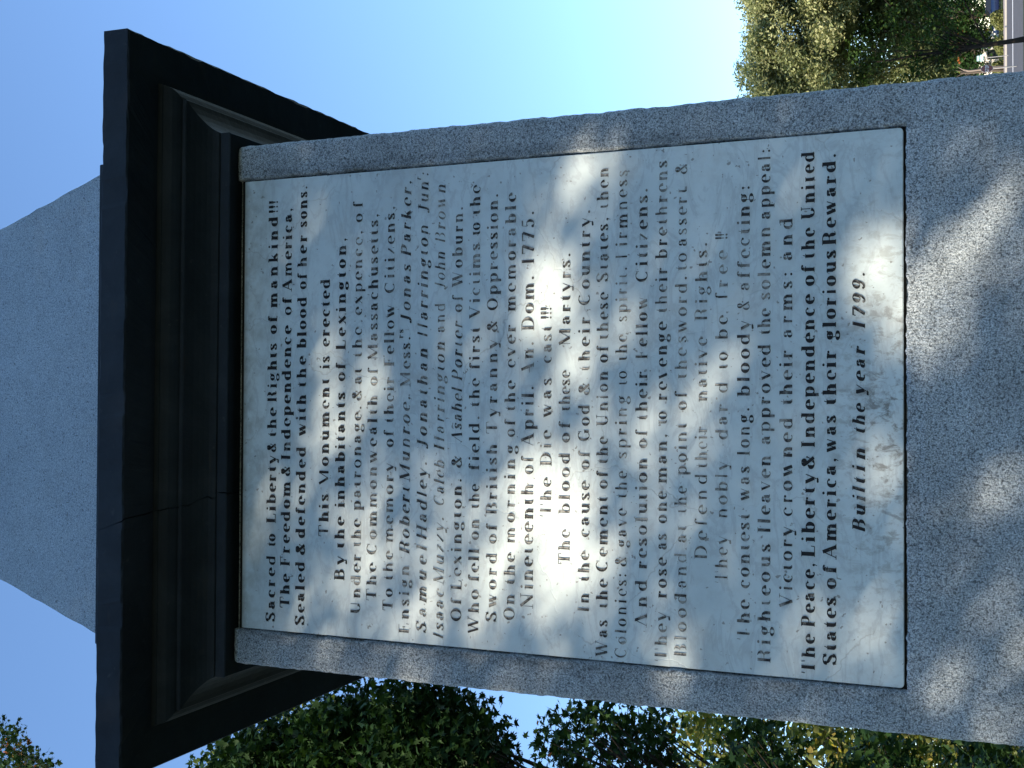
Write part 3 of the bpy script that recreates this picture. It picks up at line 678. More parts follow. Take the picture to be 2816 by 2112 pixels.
# right stone has settled a touch towards its outer end
rgt = [[(x, y, z-.004*((x+.25)/1.1)) for x, y, z in c_] for c_ in rgt]
def side_cols(side, n, dz=0):
    out = []
    for s_ in range(1, n+1):
        t = -1+2*s_/n
        c_ = []
        for i, (q, z) in enumerate(PROF):
            x_, y_, z_ = ring_pt(side, t, q, z); a = jit(y_+4, i)
            if i in (23,24,25,26): x_ += a*(1 if side == 1 else -1)*1.6; z_ += a*.5
            c_.append((x_, y_, z_+dz))
        out.append(c_)
    return out
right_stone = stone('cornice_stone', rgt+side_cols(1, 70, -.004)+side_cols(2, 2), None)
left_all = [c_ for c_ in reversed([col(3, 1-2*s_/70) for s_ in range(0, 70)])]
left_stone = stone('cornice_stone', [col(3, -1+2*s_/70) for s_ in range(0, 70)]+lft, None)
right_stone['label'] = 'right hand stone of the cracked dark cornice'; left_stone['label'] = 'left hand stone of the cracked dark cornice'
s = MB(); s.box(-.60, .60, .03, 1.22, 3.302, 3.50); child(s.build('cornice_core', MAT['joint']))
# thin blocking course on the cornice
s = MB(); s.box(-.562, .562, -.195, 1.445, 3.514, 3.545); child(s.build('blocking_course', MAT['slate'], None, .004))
# tapering granite shaft above, four battered faces
b0, z_0, z_1 = .640, 3.5455, 5.75
sl_ = .232
V = []; F = []
nr = 60
rows = []
for k in range(nr+1):
    z = z_0+(z_1-z_0)*k/nr; h = b0-sl_*(z-z_0)
    if z-z_0 < .06: h -= .018*(1-(z-z_0)/.06)
    a = .0007*(math.sin(z*41)+math.sin(z*97+1)+.9*math.sin(z*211))
    r_ = h+a; rows.append([(-r_, W-h, z), (r_+.001*math.sin(z*60), W-h, z), (r_, W+h, z), (-r_, W+h, z)])
for r_ in rows: V += r_
for k in range(nr):
    for j in range(4):
        j2 = (j+1) % 4; F.append((4*k+j, 4*k+j2, 4*k+4+j2, 4*k+4+j))
F.append((4*nr, 4*nr+1, 4*nr+2, 4*nr+3))
me = bpy.data.meshes.new('shaft'); me.from_pydata(V, [], F); me.update(); child(link('shaft', me, MAT['granite_top']))
s = MB(); n = len(s.v); hh = b0-sl_*(z_1-z_0)+.05
s.box(-hh, hh, W-hh, W+hh, z_1+.001, z_1+.09); child(s.build('cap', MAT['granite_top'], None, .01))
# ------------------------------------------------------------------ trees
def star_leaf(five=True):
    """outline of a lobed leaf, unit size, as a fan about its centre, gently folded"""
    if five:
        ang = [-90,-62,-35,-12,10,30,50,68,90,112,130,150,170,192,215,242]
        rad = [.30,.40,.34,.72,.40,.95,.50,.60,1.12,.60,.50,.95,.40,.72,.34,.40]
    else:
        ang = [-90,-30,30,90,150,210]; rad = [.6,.75,.7,1.15,.7,.75]
    pts = [(r*math.cos(R(a))*.55, r*math.sin(R(a))*.55, -.10*abs(math.cos(R(a)))*r) for a, r in zip(ang, rad)]
    return np.array([(0,0,.02)]+pts, np.float32)
LEAF = star_leaf(True); LEAF_S = star_leaf(False)
QUAD = np.array([(-.6,-.18,0),(.45,-.26,.08),(.6,.16,0),(-.4,.22,.06)], np.float32)
def rand_rot(n, droop=.5):
    """random orientations; leaves tend to face up and outward"""
    nrm = rng.normal(size=(n,3)); nrm[:,2] = abs(nrm[:,2])+droop; nrm /= np.linalg.norm(nrm, axis=1)[:,None]
    a = rng.normal(size=(n,3)); a -= (a*nrm).sum(1)[:,None]*nrm; a /= np.linalg.norm(a, axis=1)[:,None]
    b = np.cross(nrm, a); return np.stack([a, b, nrm], 2)   # columns
def leaf_cloud(name, pos, size, kind, mat, parent, tint=None, droop=.5, stuff=True):
    n = len(pos); base = {'star':LEAF, 'small':LEAF_S, 'quad':QUAD}[kind]
    Rm = rand_rot(n, droop); sz = size*rng.uniform(.7, 1.25, n)
    V = np.einsum('nij,kj->nki', Rm, base)*sz[:,None,None]+np.asarray(pos)[:,None,:]
    k = len(base)
    if kind == 'quad': f = np.array([[0,1,2,3]])
    else:
        m_ = k-1; f = np.array([[0, 1+i, 1+(i+1) % m_] for i in range(m_)])
    F = (f[None]+(np.arange(n)*k)[:,None,None]).reshape(-1, f.shape[1])
    me = mesh_np(name, V.reshape(-1,3), F)
    tt = rng.random(n) if tint is None else tint
    at = me.attributes.new('tint', 'FLOAT', 'FACE'); at.data.foreach_set('value', np.repeat(tt, len(f)).astype(np.float32))
    o = link(name, me, mat, parent)
    if stuff: o['kind'] = 'stuff'
    return o
def skeleton(base, height, spread, nlimb, seed, lean=(0,0), r0=.16, fork=.35, ctr=None, clumps=None, conifer=False):
    """trunk and limbs reaching towards clump centres; returns tubes and twig tips"""
    r = random.Random(seed); tubes = []; bx_, by_, bz_ = base
    top = Vector((bx_+lean[0], by_+lean[1], bz_+height*.82))
    b_ = Vector(base); tr = []
    for k in range(9):
        t = k/8; p = b_.lerp(top, t)+Vector((r.uniform(-1,1), r.uniform(-1,1), 0))*.05*height*.12*t
        tr.append(p)
    rad = [r0*(1-.85*k/8)+.01 for k in range(9)]; rad[0] *= 1.35
    tubes.append((tr, rad))
    for c_ in clumps:
        c_ = Vector(c_)
        f = min(max((c_.z-bz_)/height*.62+r.uniform(-.1,.02), fork*.8), .93)
        if conifer: f = min(max((c_.z-bz_)/(height*.82)-.03, .1), .95)
        k = f*8; i = int(k); p0 = tr[i].lerp(tr[min(i+1,8)], k-i)
        mid = p0.lerp(c_, .5)+Vector((r.uniform(-.1,.1), r.uniform(-.1,.1), r.uniform(.0,.12)))*(c_-p0).length
        q1 = p0.lerp(mid, .5); q2 = mid.lerp(c_, .5)
        rr = max(.012, r0*(.10 if conifer else .42)*(1-f)+.012)
        tubes.append(([p0, q1, mid, q2, c_], [rr, rr*.8, rr*.6, rr*.42, .006]))
        for _ in range(3):
            d = Vector((r.gauss(0,1), r.gauss(0,1), r.gauss(.2,.7))).normalized()*r.uniform(.35,.8)*spread*.35
            s0 = q2 if r.random() < .5 else mid
            tubes.append(([s0, s0+d*.5+Vector((0,0,.05)), s0+d], [rr*.4, rr*.25, .004]))
    return tubes
def ellipsoid_clumps(ctr, rad, n, seed, shell=.45):
    r = random.Random(seed); o = []
    while len(o) < n:
        v = Vector((r.uniform(-1,1), r.uniform(-1,1), r.uniform(-1,1)))
        if shell < v.length < 1: o.append((ctr[0]+v.x*rad[0], ctr[1]+v.y*rad[1], ctr[2]+v.z*rad[2]))
    return o
def tree(name, label, base, height, clumps, clump_r, per, size, kind, mat, seed, group=None, tint=None, bark=None, r0=.16, single=0, flat=.75, cat='tree', keep=None, lean=(0,0)):
    con = name == 'hemlock_tree' or height > 27.2
    root = tag(empty(name, base), label, cat, group)
    off = np.array(base)
    tubes = skeleton(base, height, clump_r*2, 0, seed, lean, r0, clumps=clumps, conifer=con)
    m_ = MB()
    for i, (pts, rad) in enumerate(tubes):
        (m_.tube([Vector(p)-Vector(base) for p in pts], rad, 10 if i == 0 else 5, False))
    m_.build('trunk', bark or (MAT['bark_dark'] if kind == 'star' else MAT['bark']), root, sm=True)
    cs = np.array(clumps); n = len(cs)*per
    ci = rng.integers(0, len(cs), n)
    g = rng.normal(size=(n,3)); g *= (np.minimum(1, 2.3/np.linalg.norm(g, axis=1)))[:,None]; g *= (clump_r*.55)*np.array([1,1,flat])
    pos = cs[ci]+g
    if keep is not None: pos = pos[keep(pos)]
    tt = None
    if tint is not None:
        base_t = rng.uniform(tint[0], tint[1], len(cs))[ci[:len(pos)]] if keep is None else rng.uniform(tint[0], tint[1], len(pos))
        tt = np.clip(base_t+rng.normal(0, tint[2], len(pos)), 0, 1)
    if single:
        leaf_cloud('crown', pos[single:]-off, size, kind, mat, root, tt[single:] if tt is not None else None)
        base_l = LEAF if kind == 'star' else LEAF_S; k = len(base_l)-1
        lm = mesh_np('leaf', base_l*size, np.array([[0, 1+i, 1+(i+1) % k] for i in range(k)]))
        at = lm.attributes.new('tint', 'FLOAT', 'FACE'); at.data.foreach_set('value', np.full(k, .55, np.float32)); lm.materials.append(mat)
        Rm = rand_rot(single)
        for i in range(single):
            l_ = bpy.data.objects.new('leaf', lm); C.objects.link(l_); l_.parent = root
            mm = Matrix([list(Rm[i][0])+[0], list(Rm[i][1])+[0], list(Rm[i][2])+[0], [0,0,0,1]]).to_4x4(); mm.translation = Vector(pos[i]-off)
            l_.matrix_local = mm
    else:
        leaf_cloud('crown', pos-off, size, kind, mat, root, tt)
    return root

# camera space to world: used once to site things seen in the photograph at their true distance
def at(x, y, Y):
    """photograph pixel (2816 wide) -> point at depth Y"""
    d = fw + rt*((1056-y)/3207.0) - up*((x-1408)/3207.0)
    return Vector((.0015, -2.3468, 1.6)) + d*((Y+2.3468)/d.y)

# --- the maples left of the monument (picture-bottom): dark, shaded foliage against the sky
def sited(pts, Yr, seed, js=(0, 1, 1)):
    r = random.Random(seed); return [tuple(at((x+j*r.gauss(0, 16))*1.2731, (y+j*abs(r.gauss(0, 16)))*1.2731, r.uniform(*Yr))) for x, y in pts for j in js]
A_pts = [(480,1690),(520,1665),(560,1640),(600,1625),(640,1605),(650,1660),(690,1585),(700,1640),(740,1565),(760,1610),(790,1655),(800,1545),(830,1590),(850,1640),(880,1540),(905,1590),(930,1650),(935,1545),(975,1570),(985,1620),(1010,1600),(1035,1640),(1020,1680),(880,1690),(730,1690),(600,1700),(520,1720),(700,1740),(820,1740),(950,1720),(1050,1720),(640,1790),(760,1810),(880,1800),(1000,1790),(560,1770),(700,1880),(850,1880),(980,1860)]
tree('maple_tree', 'tall dark green maple whose crown stands just left of the cornice against the sky', (-9.6, 19.6, 0), 17.5, sited(A_pts, (18.2, 21.5), 1), .80, 230, .235, 'star', MAT['maple'], 3, 'maples on the left of the monument', (.0,.5,.14), r0=.24, single=150)
B_pts = [(1180,1600),(1215,1570),(1250,1560),(1285,1545),(1300,1590),(1335,1565),(1370,1600),(1395,1560),(1440,1580),(1220,1640),(1280,1650),(1350,1650),(1430,1630),(1200,1690),(1260,1700),(1350,1710),(1450,1690),(1180,1780),(1300,1780),(1420,1790)]
tree('maple_tree', 'maple with open sky showing through it left of the tablet, showing single orange leaves', (-8.2, 17.0, 0), 11.5, sited(B_pts, (15.2, 18.2), 2), .38, 36, .19, 'star', MAT['maple'], 8, 'maples on the left of the monument', (.1,.6,.17), r0=.15, single=120)
C_pts = [(1590,1600),(1620,1660),(1685,1640),(1640,1560),(1905,1600),(1850,1660),(1870,1610),(1930,1650),(2080,1625),(2130,1640),(2160,1680),(2200,1650),(1560,1700),(1900,1720),(2060,1700),(2150,1730),(1650,1800),(1950,1820),(2100,1800)]
tree('maple_tree', 'low dark maple boughs beside the lower left edge of the monument', (-7.4, 13.5, 0), 6.5, sited(C_pts, (11.8, 14.5), 3), .38, 46, .17, 'star', MAT['maple'], 12, 'maples on the left of the monument', (.0,.5,.14), r0=.13, single=80)
# sunlit yellow-green tree further off, seen between the boughs
D_pts = [(1480+45*i+random.uniform(-20,20), 1520+random.uniform(0,230)) for i in range(17) for _ in range(2)]
tree('yellowing_tree', 'sunlit yellow-green tree glimpsed between the dark maple boughs', tuple(Vector((-15.5, 41, 0))), 14.5, sited(D_pts, (37, 44), 4), 1.4, 90, .26, 'small', MAT['gold'], 5, None, (.2,.8,.2), r0=.28)
E_pts = [(560,1600),(620,1560),(500,1660),(680,1640),(450,1690),(600,1720),(760,1700),(700,1590)]
tree('yellowing_tree', 'yellow-green treetop lit by the sun behind the tall maple near the cornice corner', (-19.0, 33.0, 0), 27.0, sited(E_pts, (31, 35), 5), 1.0, 70, .22, 'small', MAT['gold'], 6, None, (.2,.9,.25), r0=.3)
F_pts = [(20,1590),(45,1620),(70,1640),(15,1650),(0,1570),(90,1665),(50,1650),(30,1700),(-40,1640),(-60,1700),(60,1740)]
tree('yellowing_tree', 'leafy treetop alone in the sky above the left end of the cornice', (-12.5, 22.0, 0), 27.5, sited(F_pts, (22, 25), 6), .42, 48, .17, 'star', MAT['maple'], 7, None, (.2,.93,.12), r0=.22)

# --- the large hemlock and its neighbours right of the monument (picture-top)
def top_field(n, seed, xr, yr, Yr, edge=None):
    r = random.Random(seed); o = []
    while len(o) < n:
        x = r.uniform(*xr); y = r.uniform(*yr)
        if edge and x < edge(y): continue
        o.append(tuple(at(x*1.2731, y*1.2731, r.uniform(*Yr))))
    return o
def rag(y):   # ragged crown edge against the sky
    return 1612+10*math.sin(y*.11)+8*math.sin(y*.27+1)+(14 if y > 60 else 0)
def holes(pos):
    """open gaps between boughs where the sky shows through"""
    keep = np.ones(len(pos), bool)
    cl = Vector((.0015, -2.3468, 1.6)); d = pos-np.array(cl)
    return keep
H1 = top_field(280, 21, (1612, 1830), (-160, 330), (50, 56), rag)
H1 = [c_ for c_ in H1]
tree('hemlock_tree', 'broad sunlit olive-green conifer filling the upper background right of the monument', (20.6, 54.0, 0), 13.2, H1, .74, 300, .15, 'quad', MAT['hemlock'], 31, None, (.1,.9,.15), r0=.32)
H2 = top_field(115, 22, (1760, 2030), (-160, 330), (57, 63))
tree('hemlock_tree', 'darker conifer standing lower behind the sunlit one, its inner boughs in shade', (22.8, 60.0, 0), 11.0, H2, 1.1, 560, .19, 'quad', MAT['hemlock'], 32, None, (.0,.5,.15), r0=.32)
# slim forked street tree in front of the road, dark against it
T = at(2699, 122, 52.0)
Tp = [(2010,60),(2040,110),(2060,60),(1960,90),(1900,120),(1930,40),(1980,150),(1880,60),(2030,20),(1850,110),(1990,0),(1940,-50),(2060,-40),(1880,-30),(1950,190),(1860,170)]
tree('street_tree', 'slim dark-trunked young tree standing before the street right of the monument', (T.x+.05, 52.0, 0), 8.2, sited(Tp, (50.5, 53.5), 9, (0,)), .62, 170, .15, 'small', MAT['street'], 41, None, (.0,.7,.12), bark=MAT['bark_dark'], r0=.11, lean=(-.3, .2))

# --- small things along the far street, far corner of the picture
def hedge(label, x0, x1, Y, z0, z1, d, n, tint=(.2,.9)):
    root = tag(empty('hedge', ((x0+x1)/2, Y, z0)), label, 'hedge', 'shrubs along the far footway')
    pts = []
    r = random.Random(int(x0*10))
    pos = np.stack([rng.uniform(-1,1,n), rng.uniform(-1,1,n), rng.uniform(0,1,n)], 1)
    k = (abs(pos[:,0])**2.6+abs(pos[:,1])**2.6+pos[:,2]**3) < 1.05
    pos = pos[k]; pos[:,0] *= (x1-x0)/2; pos[:,1] *= d/2; pos[:,2] *= (z1-z0)
    pos[:,2] *= 1+.12*np.sin(pos[:,0]*3.1)
    leaf_cloud('foliage', pos, .17, 'small', MAT['olive'], root, rng.uniform(tint[0], tint[1], len(pos)), .2)
    m_ = MB()
    for i in range(6):
        xx = (x0-x1)/2*.8+(x1-x0)*.8*i/5; m_.tube([(xx, 0, 0), (xx+r.uniform(-.1,.1), r.uniform(-.1,.1), (z1-z0)*.7)], [.03, .01], 5)
    m_.build('stem', MAT['bark'], root)
    return root
g1 = gz(0, 96)
a, b_ = at(2750, 82, 97), at(2750, 28, 97)
hedge('clipped olive-green shrub in front of the dark blue car', a.x, b_.x, 97, g1, g1+1.0, 1.4, 5200)
a, b_ = at(2755, 150, 97), at(2755, 93, 97)
hedge('loose sunlit shrub just left of the parked car, by the slim dark trunk', a.x, b_.x, 97.5, g1-.05, g1+.75, 1.5, 4200)
a, b_ = at(2755, 200, 99), at(2755, 158, 99)
hedge('low leafy shrub behind the stop sign at the monument edge', a.x, b_.x, 100, g1, g1+1.0, 1.5, 3000)

# parked car, half hidden by the shrub
def parked_car(loc, rz):
    root = tag(empty('parked_car', loc, rz), 'dark blue saloon car parked behind the clipped shrub in the far corner', 'car')
    paint = plain('dark_blue_paint', (.004,.012,.05), .25, .6); glass = plain('tinted_glass', (.015,.018,.022), .08, .6)
    rubber = plain('tyre_rubber', (.015,.015,.015), .9, .1); rim = plain('alloy_rim', (.35,.36,.37), .35, .5, metal=.6); lampm = plain('lamp_lens', (.55,.55,.5), .15, .5)
    side = [(-2.25,.32),(2.2,.32),(2.28,.55),(2.22,.78),(1.35,.93),(.95,.96),(.35,1.38),(-.75,1.42),(-1.45,1.05),(-2.18,.98),(-2.28,.62)]
    m_ = MB()
    lo = [p for p in [(-2.25,.32),(2.2,.32),(2.28,.55),(2.22,.78),(1.35,.93),(.95,.96),(-1.45,1.02),(-2.18,.98),(-2.28,.62)]]
    m_.poly_prism(lo, -.86, .86); m_.build('body', paint, root, .05, True)
    m_ = MB(); n = len(m_.v)
    prof = [(.95,.955),(.32,1.38),(-.78,1.42),(-1.45,1.02)]
    for yy, sh in ((-.80, 1), (-.62, 0)): pass
    bot = [(x, .955) for x in (.95, -1.45)]
    V = [(.95,-.80,.955),(.95,.80,.955),(-1.45,.80,1.01),(-1.45,-.80,1.01),(.32,-.60,1.39),(.32,.60,1.39),(-.82,.60,1.42),(-.82,-.60,1.42)]
    m_.v = V; m_.f = [(0,1,5,4),(1,2,6,5),(2,3,7,6),(3,0,4,7),(4,5,6,7)]
    m_.build('windows', glass, root)
    m_ = MB(); m_.box(-.80,.30,-.585,.585,1.415,1.445); m_.build('roof', paint, root, .012, True)
    wm = MB(); wm.tube([(0,-.09,0),(0,.09,0)], [.32,.32], 18); wme = wm.mesh('wheel'); wme.materials.append(rubber)
    rm = MB(); rm.tube([(0,-.10,0),(0,.10,0)], [.19,.19], 12); rme = rm.mesh('rim'); rme.materials.append(rim)
    for x in (-1.4, 1.4):
        for y in (-.80, .80):
            o = link('wheel', wme, None, root); o.location = (x, y, .32); link('rim', rme, None, o)
    for y in (-.6, .6):
        m_ = MB(); m_.box(2.17, 2.27, y-.17, y+.17, .62, .76); m_.build('headlight', lampm, root, .02)
    for y in (-.62, .62):
        m_ = MB(); m_.box(-2.285, -2.2, y-.14, y+.14, .7, .86); m_.build('tail_light', plain('red_lens', (.3,.01,.01), .2, .5), root, .01)
    for y in (-.875, .875):
        m_ = MB(); m_.box(.62,.80,y-.06,y+.06,.98,1.10); m_.build('mirror', paint, root, .02)
    return root
c_ = at(2740, 85, 103)
pc = parked_car((c_.x+2.0, 103, gz(0,103)+.02), R(182)); pc.scale = (.93, .93, .93)

# stop sign
def text_strokes(chars, H_, T_, gap, y):
    """plain capital letters from bars, centred; returns MB in the XZ plane"""
    SG = {'S':(.6,[(.6,.9,.05,.9),(.05,.95,.05,.5),(.05,.5,.55,.5),(.55,.5,.55,.05),(.55,.08,0,.08)]), 'T':(.6,[(0,.92,.6,.92),(.3,.9,.3,0)]),
          'O':(.6,[(.07,.07,.07,.93),(.53,.07,.53,.93),(.1,.92,.5,.92),(.1,.08,.5,.08)]), 'P':(.6,[(.07,0,.07,1),(.07,.92,.5,.92),(.53,.95,.53,.5),(.07,.5,.5,.5)])}
    wd = sum(SG[c][0] for c in chars)*H_+gap*(len(chars)-1); x = -wd/2; m_ = MB()
    for c in chars:
        for k, (x0, z0, x1, z1) in enumerate(SG[c][1]):
            xa, xb = sorted((x0, x1)); za, zb_ = sorted((z0, z1))
            if xa == xb: xa -= T_/2; xb += T_/2
            else: za -= T_/2; zb_ += T_/2
            m_.box(x+xa*H_, x+xb*H_, y-.001*k-.003, y, za*H_-H_/2, zb_*H_-H_/2)
        x += SG[c][0]*H_+gap
    return m_
MAT['sign_red'] = plain('sign_red', (.15,.006,.009), .45, .4); MAT['sign_white'] = plain('sign_white', (.75,.75,.73), .45, .4); MAT['galv'] = plain('galvanised_steel', (.22,.22,.23), .5, .4, .15, 20, .4)
def stop_sign(loc, rz):
    root = tag(empty('stop_sign', loc, rz), 'red octagonal stop sign on a thin pole close to the monument edge', 'traffic sign')
    m_ = MB(); m_.box(-.03,.03,.003,.05,0,2.85); m_.build('pole', MAT['galv'], root)
    oc = lambda r_: [(r_*math.cos(R(22.5+45*k)), 2.47+r_*math.sin(R(22.5+45*k))) for k in range(8)]
    MB().poly_prism(oc(.405), -.004, .0).build('border', MAT['sign_white'], root)
    MB().poly_prism(oc(.39), -.008, -.005).build('plate', MAT['sign_red'], root)
    o = text_strokes('STOP', .24, .13, .05, -.009).build('lettering', MAT['sign_white'], root); o.location.z = 2.47
    return root
p_ = at(2712, 189, 80); stop_sign((p_.x, 80, gz(0,80)-.68), R(38))
# street name sign on its own post
def name_sign(loc, rz):
    root = tag(empty('street_sign', loc, rz), 'pale blue-white street name plates on a thin grey post', 'street sign')
    m_ = MB(); m_.tube([(0,0,0),(0,0,3.1)], [.03,.03], 8); m_.build('post', MAT['galv'], root)
    mm_ = plain('pale_sign_plate', (.45,.72,.74), .4, .4)
    MB().box(-.24,.24,-.045,-.035,2.86,3.06).build('plate', mm_, root)
    o = MB().box(-.20,.20,-.01,.01,3.12,3.30).build('plate', mm_, root); o.rotation_euler.z = R(8)
    return root
p_ = at(2690, 161, 90); name_sign((p_.x, 90, gz(0,90)-1.15), 0)
# bare poles / small trunks beside it
def thin_trunk(label, p0, p1, r0, mat, group):
    root = tag(empty('bare_trunk', p0), label, 'tree', group)
    d = Vector(p1)-Vector(p0); m_ = MB()
    m_.tube([d*0, d*.3+Vector((.03,0,0)), d*.7-Vector((.02,0,0)), d], [r0*1.2, r0, r0*.85, r0*.6], 8); m_.build('trunk', mat, root, sm=True)
    m_ = MB(); r = random.Random(int(r0*1000))
    for k in range(5):
        a = d*(.75+.05*k); m_.tube([a, a+Vector((r.uniform(-.5,.5), r.uniform(-.3,.3), .7))], [r0*.4, .01], 5)
    m_.build('branch', mat, root); return root
a = at(2786, 164, 92.3); b_ = at(2697, 170, 92.3); thin_trunk('thin dark leaning trunk between the name sign and the stop sign', (a.x, 95, gz(0,95)), (b_.x, 95, b_.z+1.5), .10, MAT['bark'], None)
a = at(2780, 172, 96); b_ = at(2697, 184, 96); thin_trunk('sunlit pinkish bare trunk just above the stop sign', (a.x, 97, gz(0,97)), (b_.x, 97, b_.z+1.2), .13, MAT['bark_pale'], None)
# white house beyond the street, mostly behind leaves
def house(loc, w_, d_, h_, name, label, wall_m, roof_m, nwin):
    root = tag(empty(name, loc), label, 'house')
    m_ = MB(); m_.box(-w_/2, w_/2, 0, d_, -1, h_); m_.build('wall', wall_m, root)
    m_ = MB(); hw = w_/2+.4
    m_.v = [(-hw,-.4,h_),(hw,-.4,h_),(hw,d_+.4,h_),(-hw,d_+.4,h_),(-hw+.2,d_/2,h_+d_*.38),(hw-.2,d_/2,h_+d_*.38)]; m_.f = [(0,1,5,4),(2,3,4,5),(1,2,5),(3,0,4),(3,2,1,0)]
    m_.build('roof', roof_m, root)
    gl = plain('window_glass', (.03,.035,.04), .1, .6)
    for row in range(2):
        for k in range(nwin):
            x = -w_/2+w_*(k+.5)/nwin; z = .9+row*2.8
            f = MB().box(x-.55, x+.55, -.05, .0, z, z+1.5).build('window', MAT['sign_white'], root)
            MB().box(x-.46, x+.46, -.056, -.05, z+.08, z+.70).build('pane', gl, f); MB().box(x-.46, x+.46, -.056, -.05, z+.80, z+1.42).build('pane', gl, f)
    MB().box(-.5,.5,-.04,0,0,2.1).build('door', plain('dark_door', (.04,.05,.05), .5, .3), root)
    return root
MAT['clap'] = plain('white_clapboard', (.74,.73,.70), .7, .2, .06, 4); MAT['brick'] = plain('red_brick_wall', (.42,.24,.19), .85, .2, .3, 30); MAT['roofing'] = plain('grey_shingle', (.10,.10,.105), .9, .2, .25, 10)
p_ = at(2705, 158, 128); house((p_.x+.2, 128, gz(0,128)-1.0), 5.0, 6, 3.2, 'white_house', 'small white clapboard house across the street behind the name sign', MAT['clap'], MAT['roofing'], 2)
p_ = at(2600, 195, 140); house((p_.x-5.0, 140, gz(0,140)), 14, 9, 6.0, 'brick_house', 'red brick house glimpsed through leaves at the monument edge', MAT['brick'], MAT['roofing'], 4)
# belt of trees behind the houses closing the horizon
def belt(label, pts, kind_tint, seed, mat, h, y0):
    for i, (x, y, hh) in enumerate(pts):
        r = random.Random(seed+i)
        cl = ellipsoid_clumps((x, y, gz(x,y)+hh*.56), (hh*.38, hh*.38, hh*.44), 26, seed+i, .3)
        tree('broadleaf_tree', label[i], (x, y, gz(x,y)), hh, cl, hh*.13, 130, hh*.034, 'small', mat, seed+i, 'trees beyond the far street', kind_tint, r0=hh*.022)
# unseen tree added behind the monument to shade the street tree
tree('broadleaf_tree', 'leafy tree directly behind the monument, hidden by it', (6.0, 45.5, 0), 11.5, ellipsoid_clumps((6.0, 45.5, 7.2), (3.6, 3.6, 3.6), 40, 97, .2), 1.1, 200, .24, 'small', MAT['maple'], 97, None, (.2,.8,.15), r0=.24)
belt(['dark green tree rising behind the driveway and the blue car', 'round green tree behind the white house', 'green tree in the gap between the conifers and the white house', 'bushy green tree at the far right beyond the car', 'tall green tree behind the brick house', 'dark bushy tree between the driveway and the houses', 'broad low tree closing the view behind the driveway', 'leafy tree behind the low shrub near the monument edge', 'far green tree beyond the blue car', 'low bushy tree just behind the parked car'],
     [(38, 118, 12), (29.5, 134, 10), (33, 112, 9), (46, 125, 13), (20, 150, 16), (37, 126, 9), (42, 138, 12), (27, 118, 7.5), (33.5, 122, 8), (35.5, 111, 6.5)], (.2,.8,.15), 60, MAT['maple'], 10, 120)

# --- unseen tree with leaf gaps shaped to dapple the tablet: stands left of and behind the photographer
Sx, Sy, Sz = SD
def project_face(pos):
    t = pos[:,1]/Sy; return pos[:,0]-Sx*t, pos[:,2]-Sz*t
def light_map(X_, Z_):
    """share of sun that gets between the boughs towards each point of the monument's face"""
    Lm = np.full(len(X_), .006)
    for gx_, gz__, rz_, rx_, a_, l_ in SUN_PATCHES:
        dx = -(Z_-gz__); dy = -(X_-gx_); ca, sa = math.cos(R(a_)), math.sin(R(a_))
        u = (dx*ca+dy*sa)/(rz_*1.02+.003); v = (-dx*sa+dy*ca)/(rx_*1.0+.004)
        Lm = np.maximum(Lm, min(1.25, l_**(1.45 if l_ < 1 else 1))*np.exp(-(u*u+v*v)**1.35))
    return np.clip(Lm, 0, 1)
LEAF_A = .0105          # mean projected area of a leaf
def shade_tree(base, ctr, rad, n_clump, dmin, dmax, seed, leaf_size, tau_max, label, region):
    """leaves are scattered along the sun's path with the gaps left open"""
    root = tag(empty('shade_maple', base), label, 'tree')
    xr, zr = region
    area = (xr[1]-xr[0])*(zr[1]-zr[0])*abs(Sy)      # cross-section seen from the sun
    n = int(area*tau_max/(leaf_size**2*.18))
    Xc = rng.uniform(*xr, n); Zc = rng.uniform(*zr, n); d = rng.uniform(dmin, dmax, n)
    # leaf density shaped so the wanted sun patches stay open
    tau = -np.log(light_map(Xc, Zc))/tau_max
    k = rng.random(n) < np.clip(tau, 0, 1)
    Xc, Zc, d = Xc[k], Zc[k], d[k]
    pos = np.stack([Xc+Sx*d, Sy*d, Zc+Sz*d], 1)
    # hold the crown to a rounded outline
    m_ = MB()
    dark = pos[light_map(Xc, Zc) < .04]
    cl = [tuple(dark[i]) for i in range(0, len(dark), max(1, len(dark)//12))]
    for i, (pts, rd) in enumerate(skeleton(base, ctr[2]+1.6-base[2], .6, 0, seed, (ctr[0]-base[0])*0 and (0,0) or (.2, -.1), .085, clumps=cl)):
        m_.tube([Vector(p)-Vector(base) for p in pts], rd if i == 0 else [q*.25 for q in rd], 10 if i == 0 else 5, False)
    m_.build('trunk', MAT['bark'], root, sm=True)
    leaf_cloud('crown', pos-np.array(base), leaf_size, 'quad', MAT['maple'], root, rng.uniform(.1,.9,len(pos)), .3)
    return root
c0 = Vector((0, 0, 2.6))+SD*6.0
LAT = Vector((-Sy, Sx, 0)).normalized()
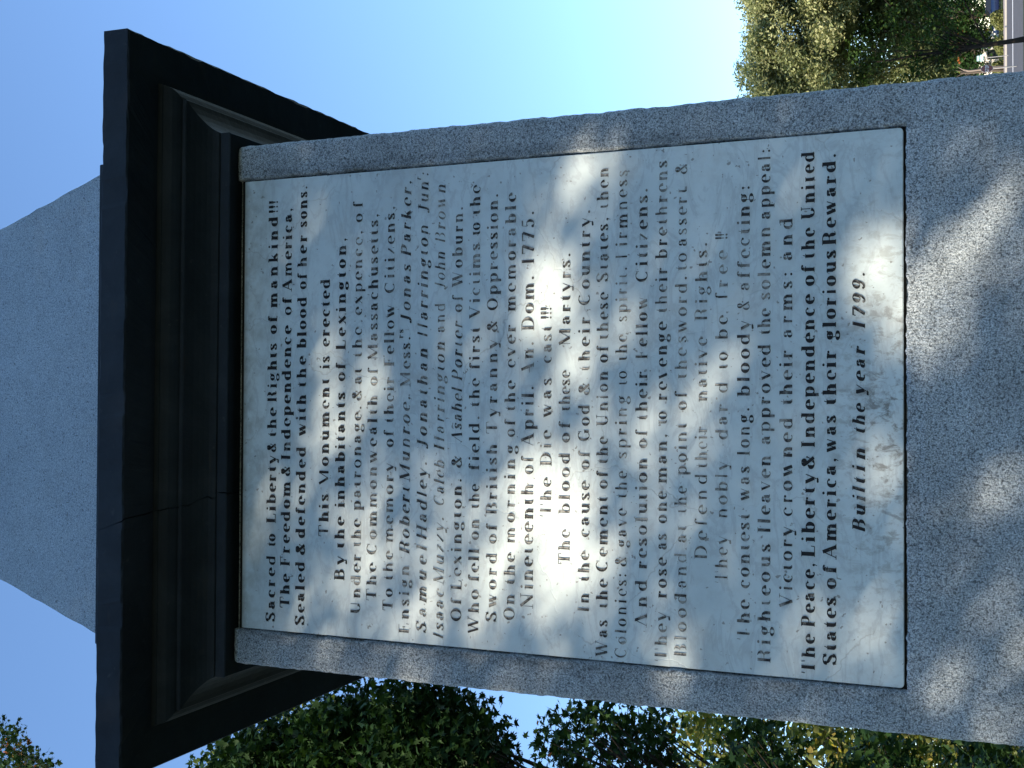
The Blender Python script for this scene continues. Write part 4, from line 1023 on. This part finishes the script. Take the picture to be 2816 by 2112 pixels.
tb = c0-LAT*1.25
shade_tree((tb.x, tb.y, 0), (c0.x, c0.y, c0.z), (2,2,2), 60, 5.0, 9.2, 71, .064, 6.2, 'young maple behind the photographer on the sunny side, dappling the tablet with shade', ((-2.3,1.8),(.8,7.4)))
# taller unseen trees added to block sun from cornice, shaft, lawn and left maples
c1 = SD*17
for i, (dx, dy, hh) in enumerate([(-LAT.x*4.2,-LAT.y*4.2,13.5), (LAT.x*4.6,LAT.y*4.6,14), (-3.5,-8,14), (-3.2,20.5,15), (-1.0,28,16)]):
    x, y = c1.x+dx, c1.y+dy
    zc = hh*.62
    def keep(pos):
        X_, Z_ = project_face(pos); out = (abs(X_) > 1.1) | (Z_ < 1.2) | (Z_ > 3.5)
        return out
    cl = ellipsoid_clumps((x, y, zc), (4.2, 4.2, hh*.38), 60, 80+i, .1)
    if i < 2:
        pr = project_face(np.array(cl)); sg = -1 if i == 0 else 1
        cl = [c_ for c_, X_ in zip(cl, pr[0]) if X_*sg > 1.3]
    tree('shade_tree', ['big tree out on the sunny side that shades the top of the monument', 'big tree left of the monument shading the left hand maples', 'big tree well behind the photographer', 'big tree far out to the left beside the lawn', 'big tree to the far left behind the maples'][i],
         (x, y, 0), hh, cl, 1.25, 260, .24, 'small', MAT['maple'], 80+i, 'big trees around the lawn outside the picture', (.2,.8,.15), r0=.32, keep=keep)

# unseen copies added behind the photographer to block the low sky
first = [o for o in C.objects if o.name.startswith('shade_tree') and o.parent is None]
for i, (x, y, sc_, rz) in enumerate([(5, -19, .8, 40), (18, -14, .9, 120), (-5, -26, 1.0, 200)]):
    src = first[2]; r = src.copy(); C.objects.link(r)
    r.location = (x, y, 0); r.rotation_euler.z = R(rz); r.scale = (sc_, sc_, sc_)
    r['label'] = ['big tree straight behind the photographer', 'big tree behind the photographer to the right', 'tall tree far behind the photographer to the left', 'tree standing to the right of the monument outside the picture', 'tall tree far behind to the right'][i]
    for ch in src.children:
        c_ = ch.copy(); C.objects.link(c_); c_.parent = r
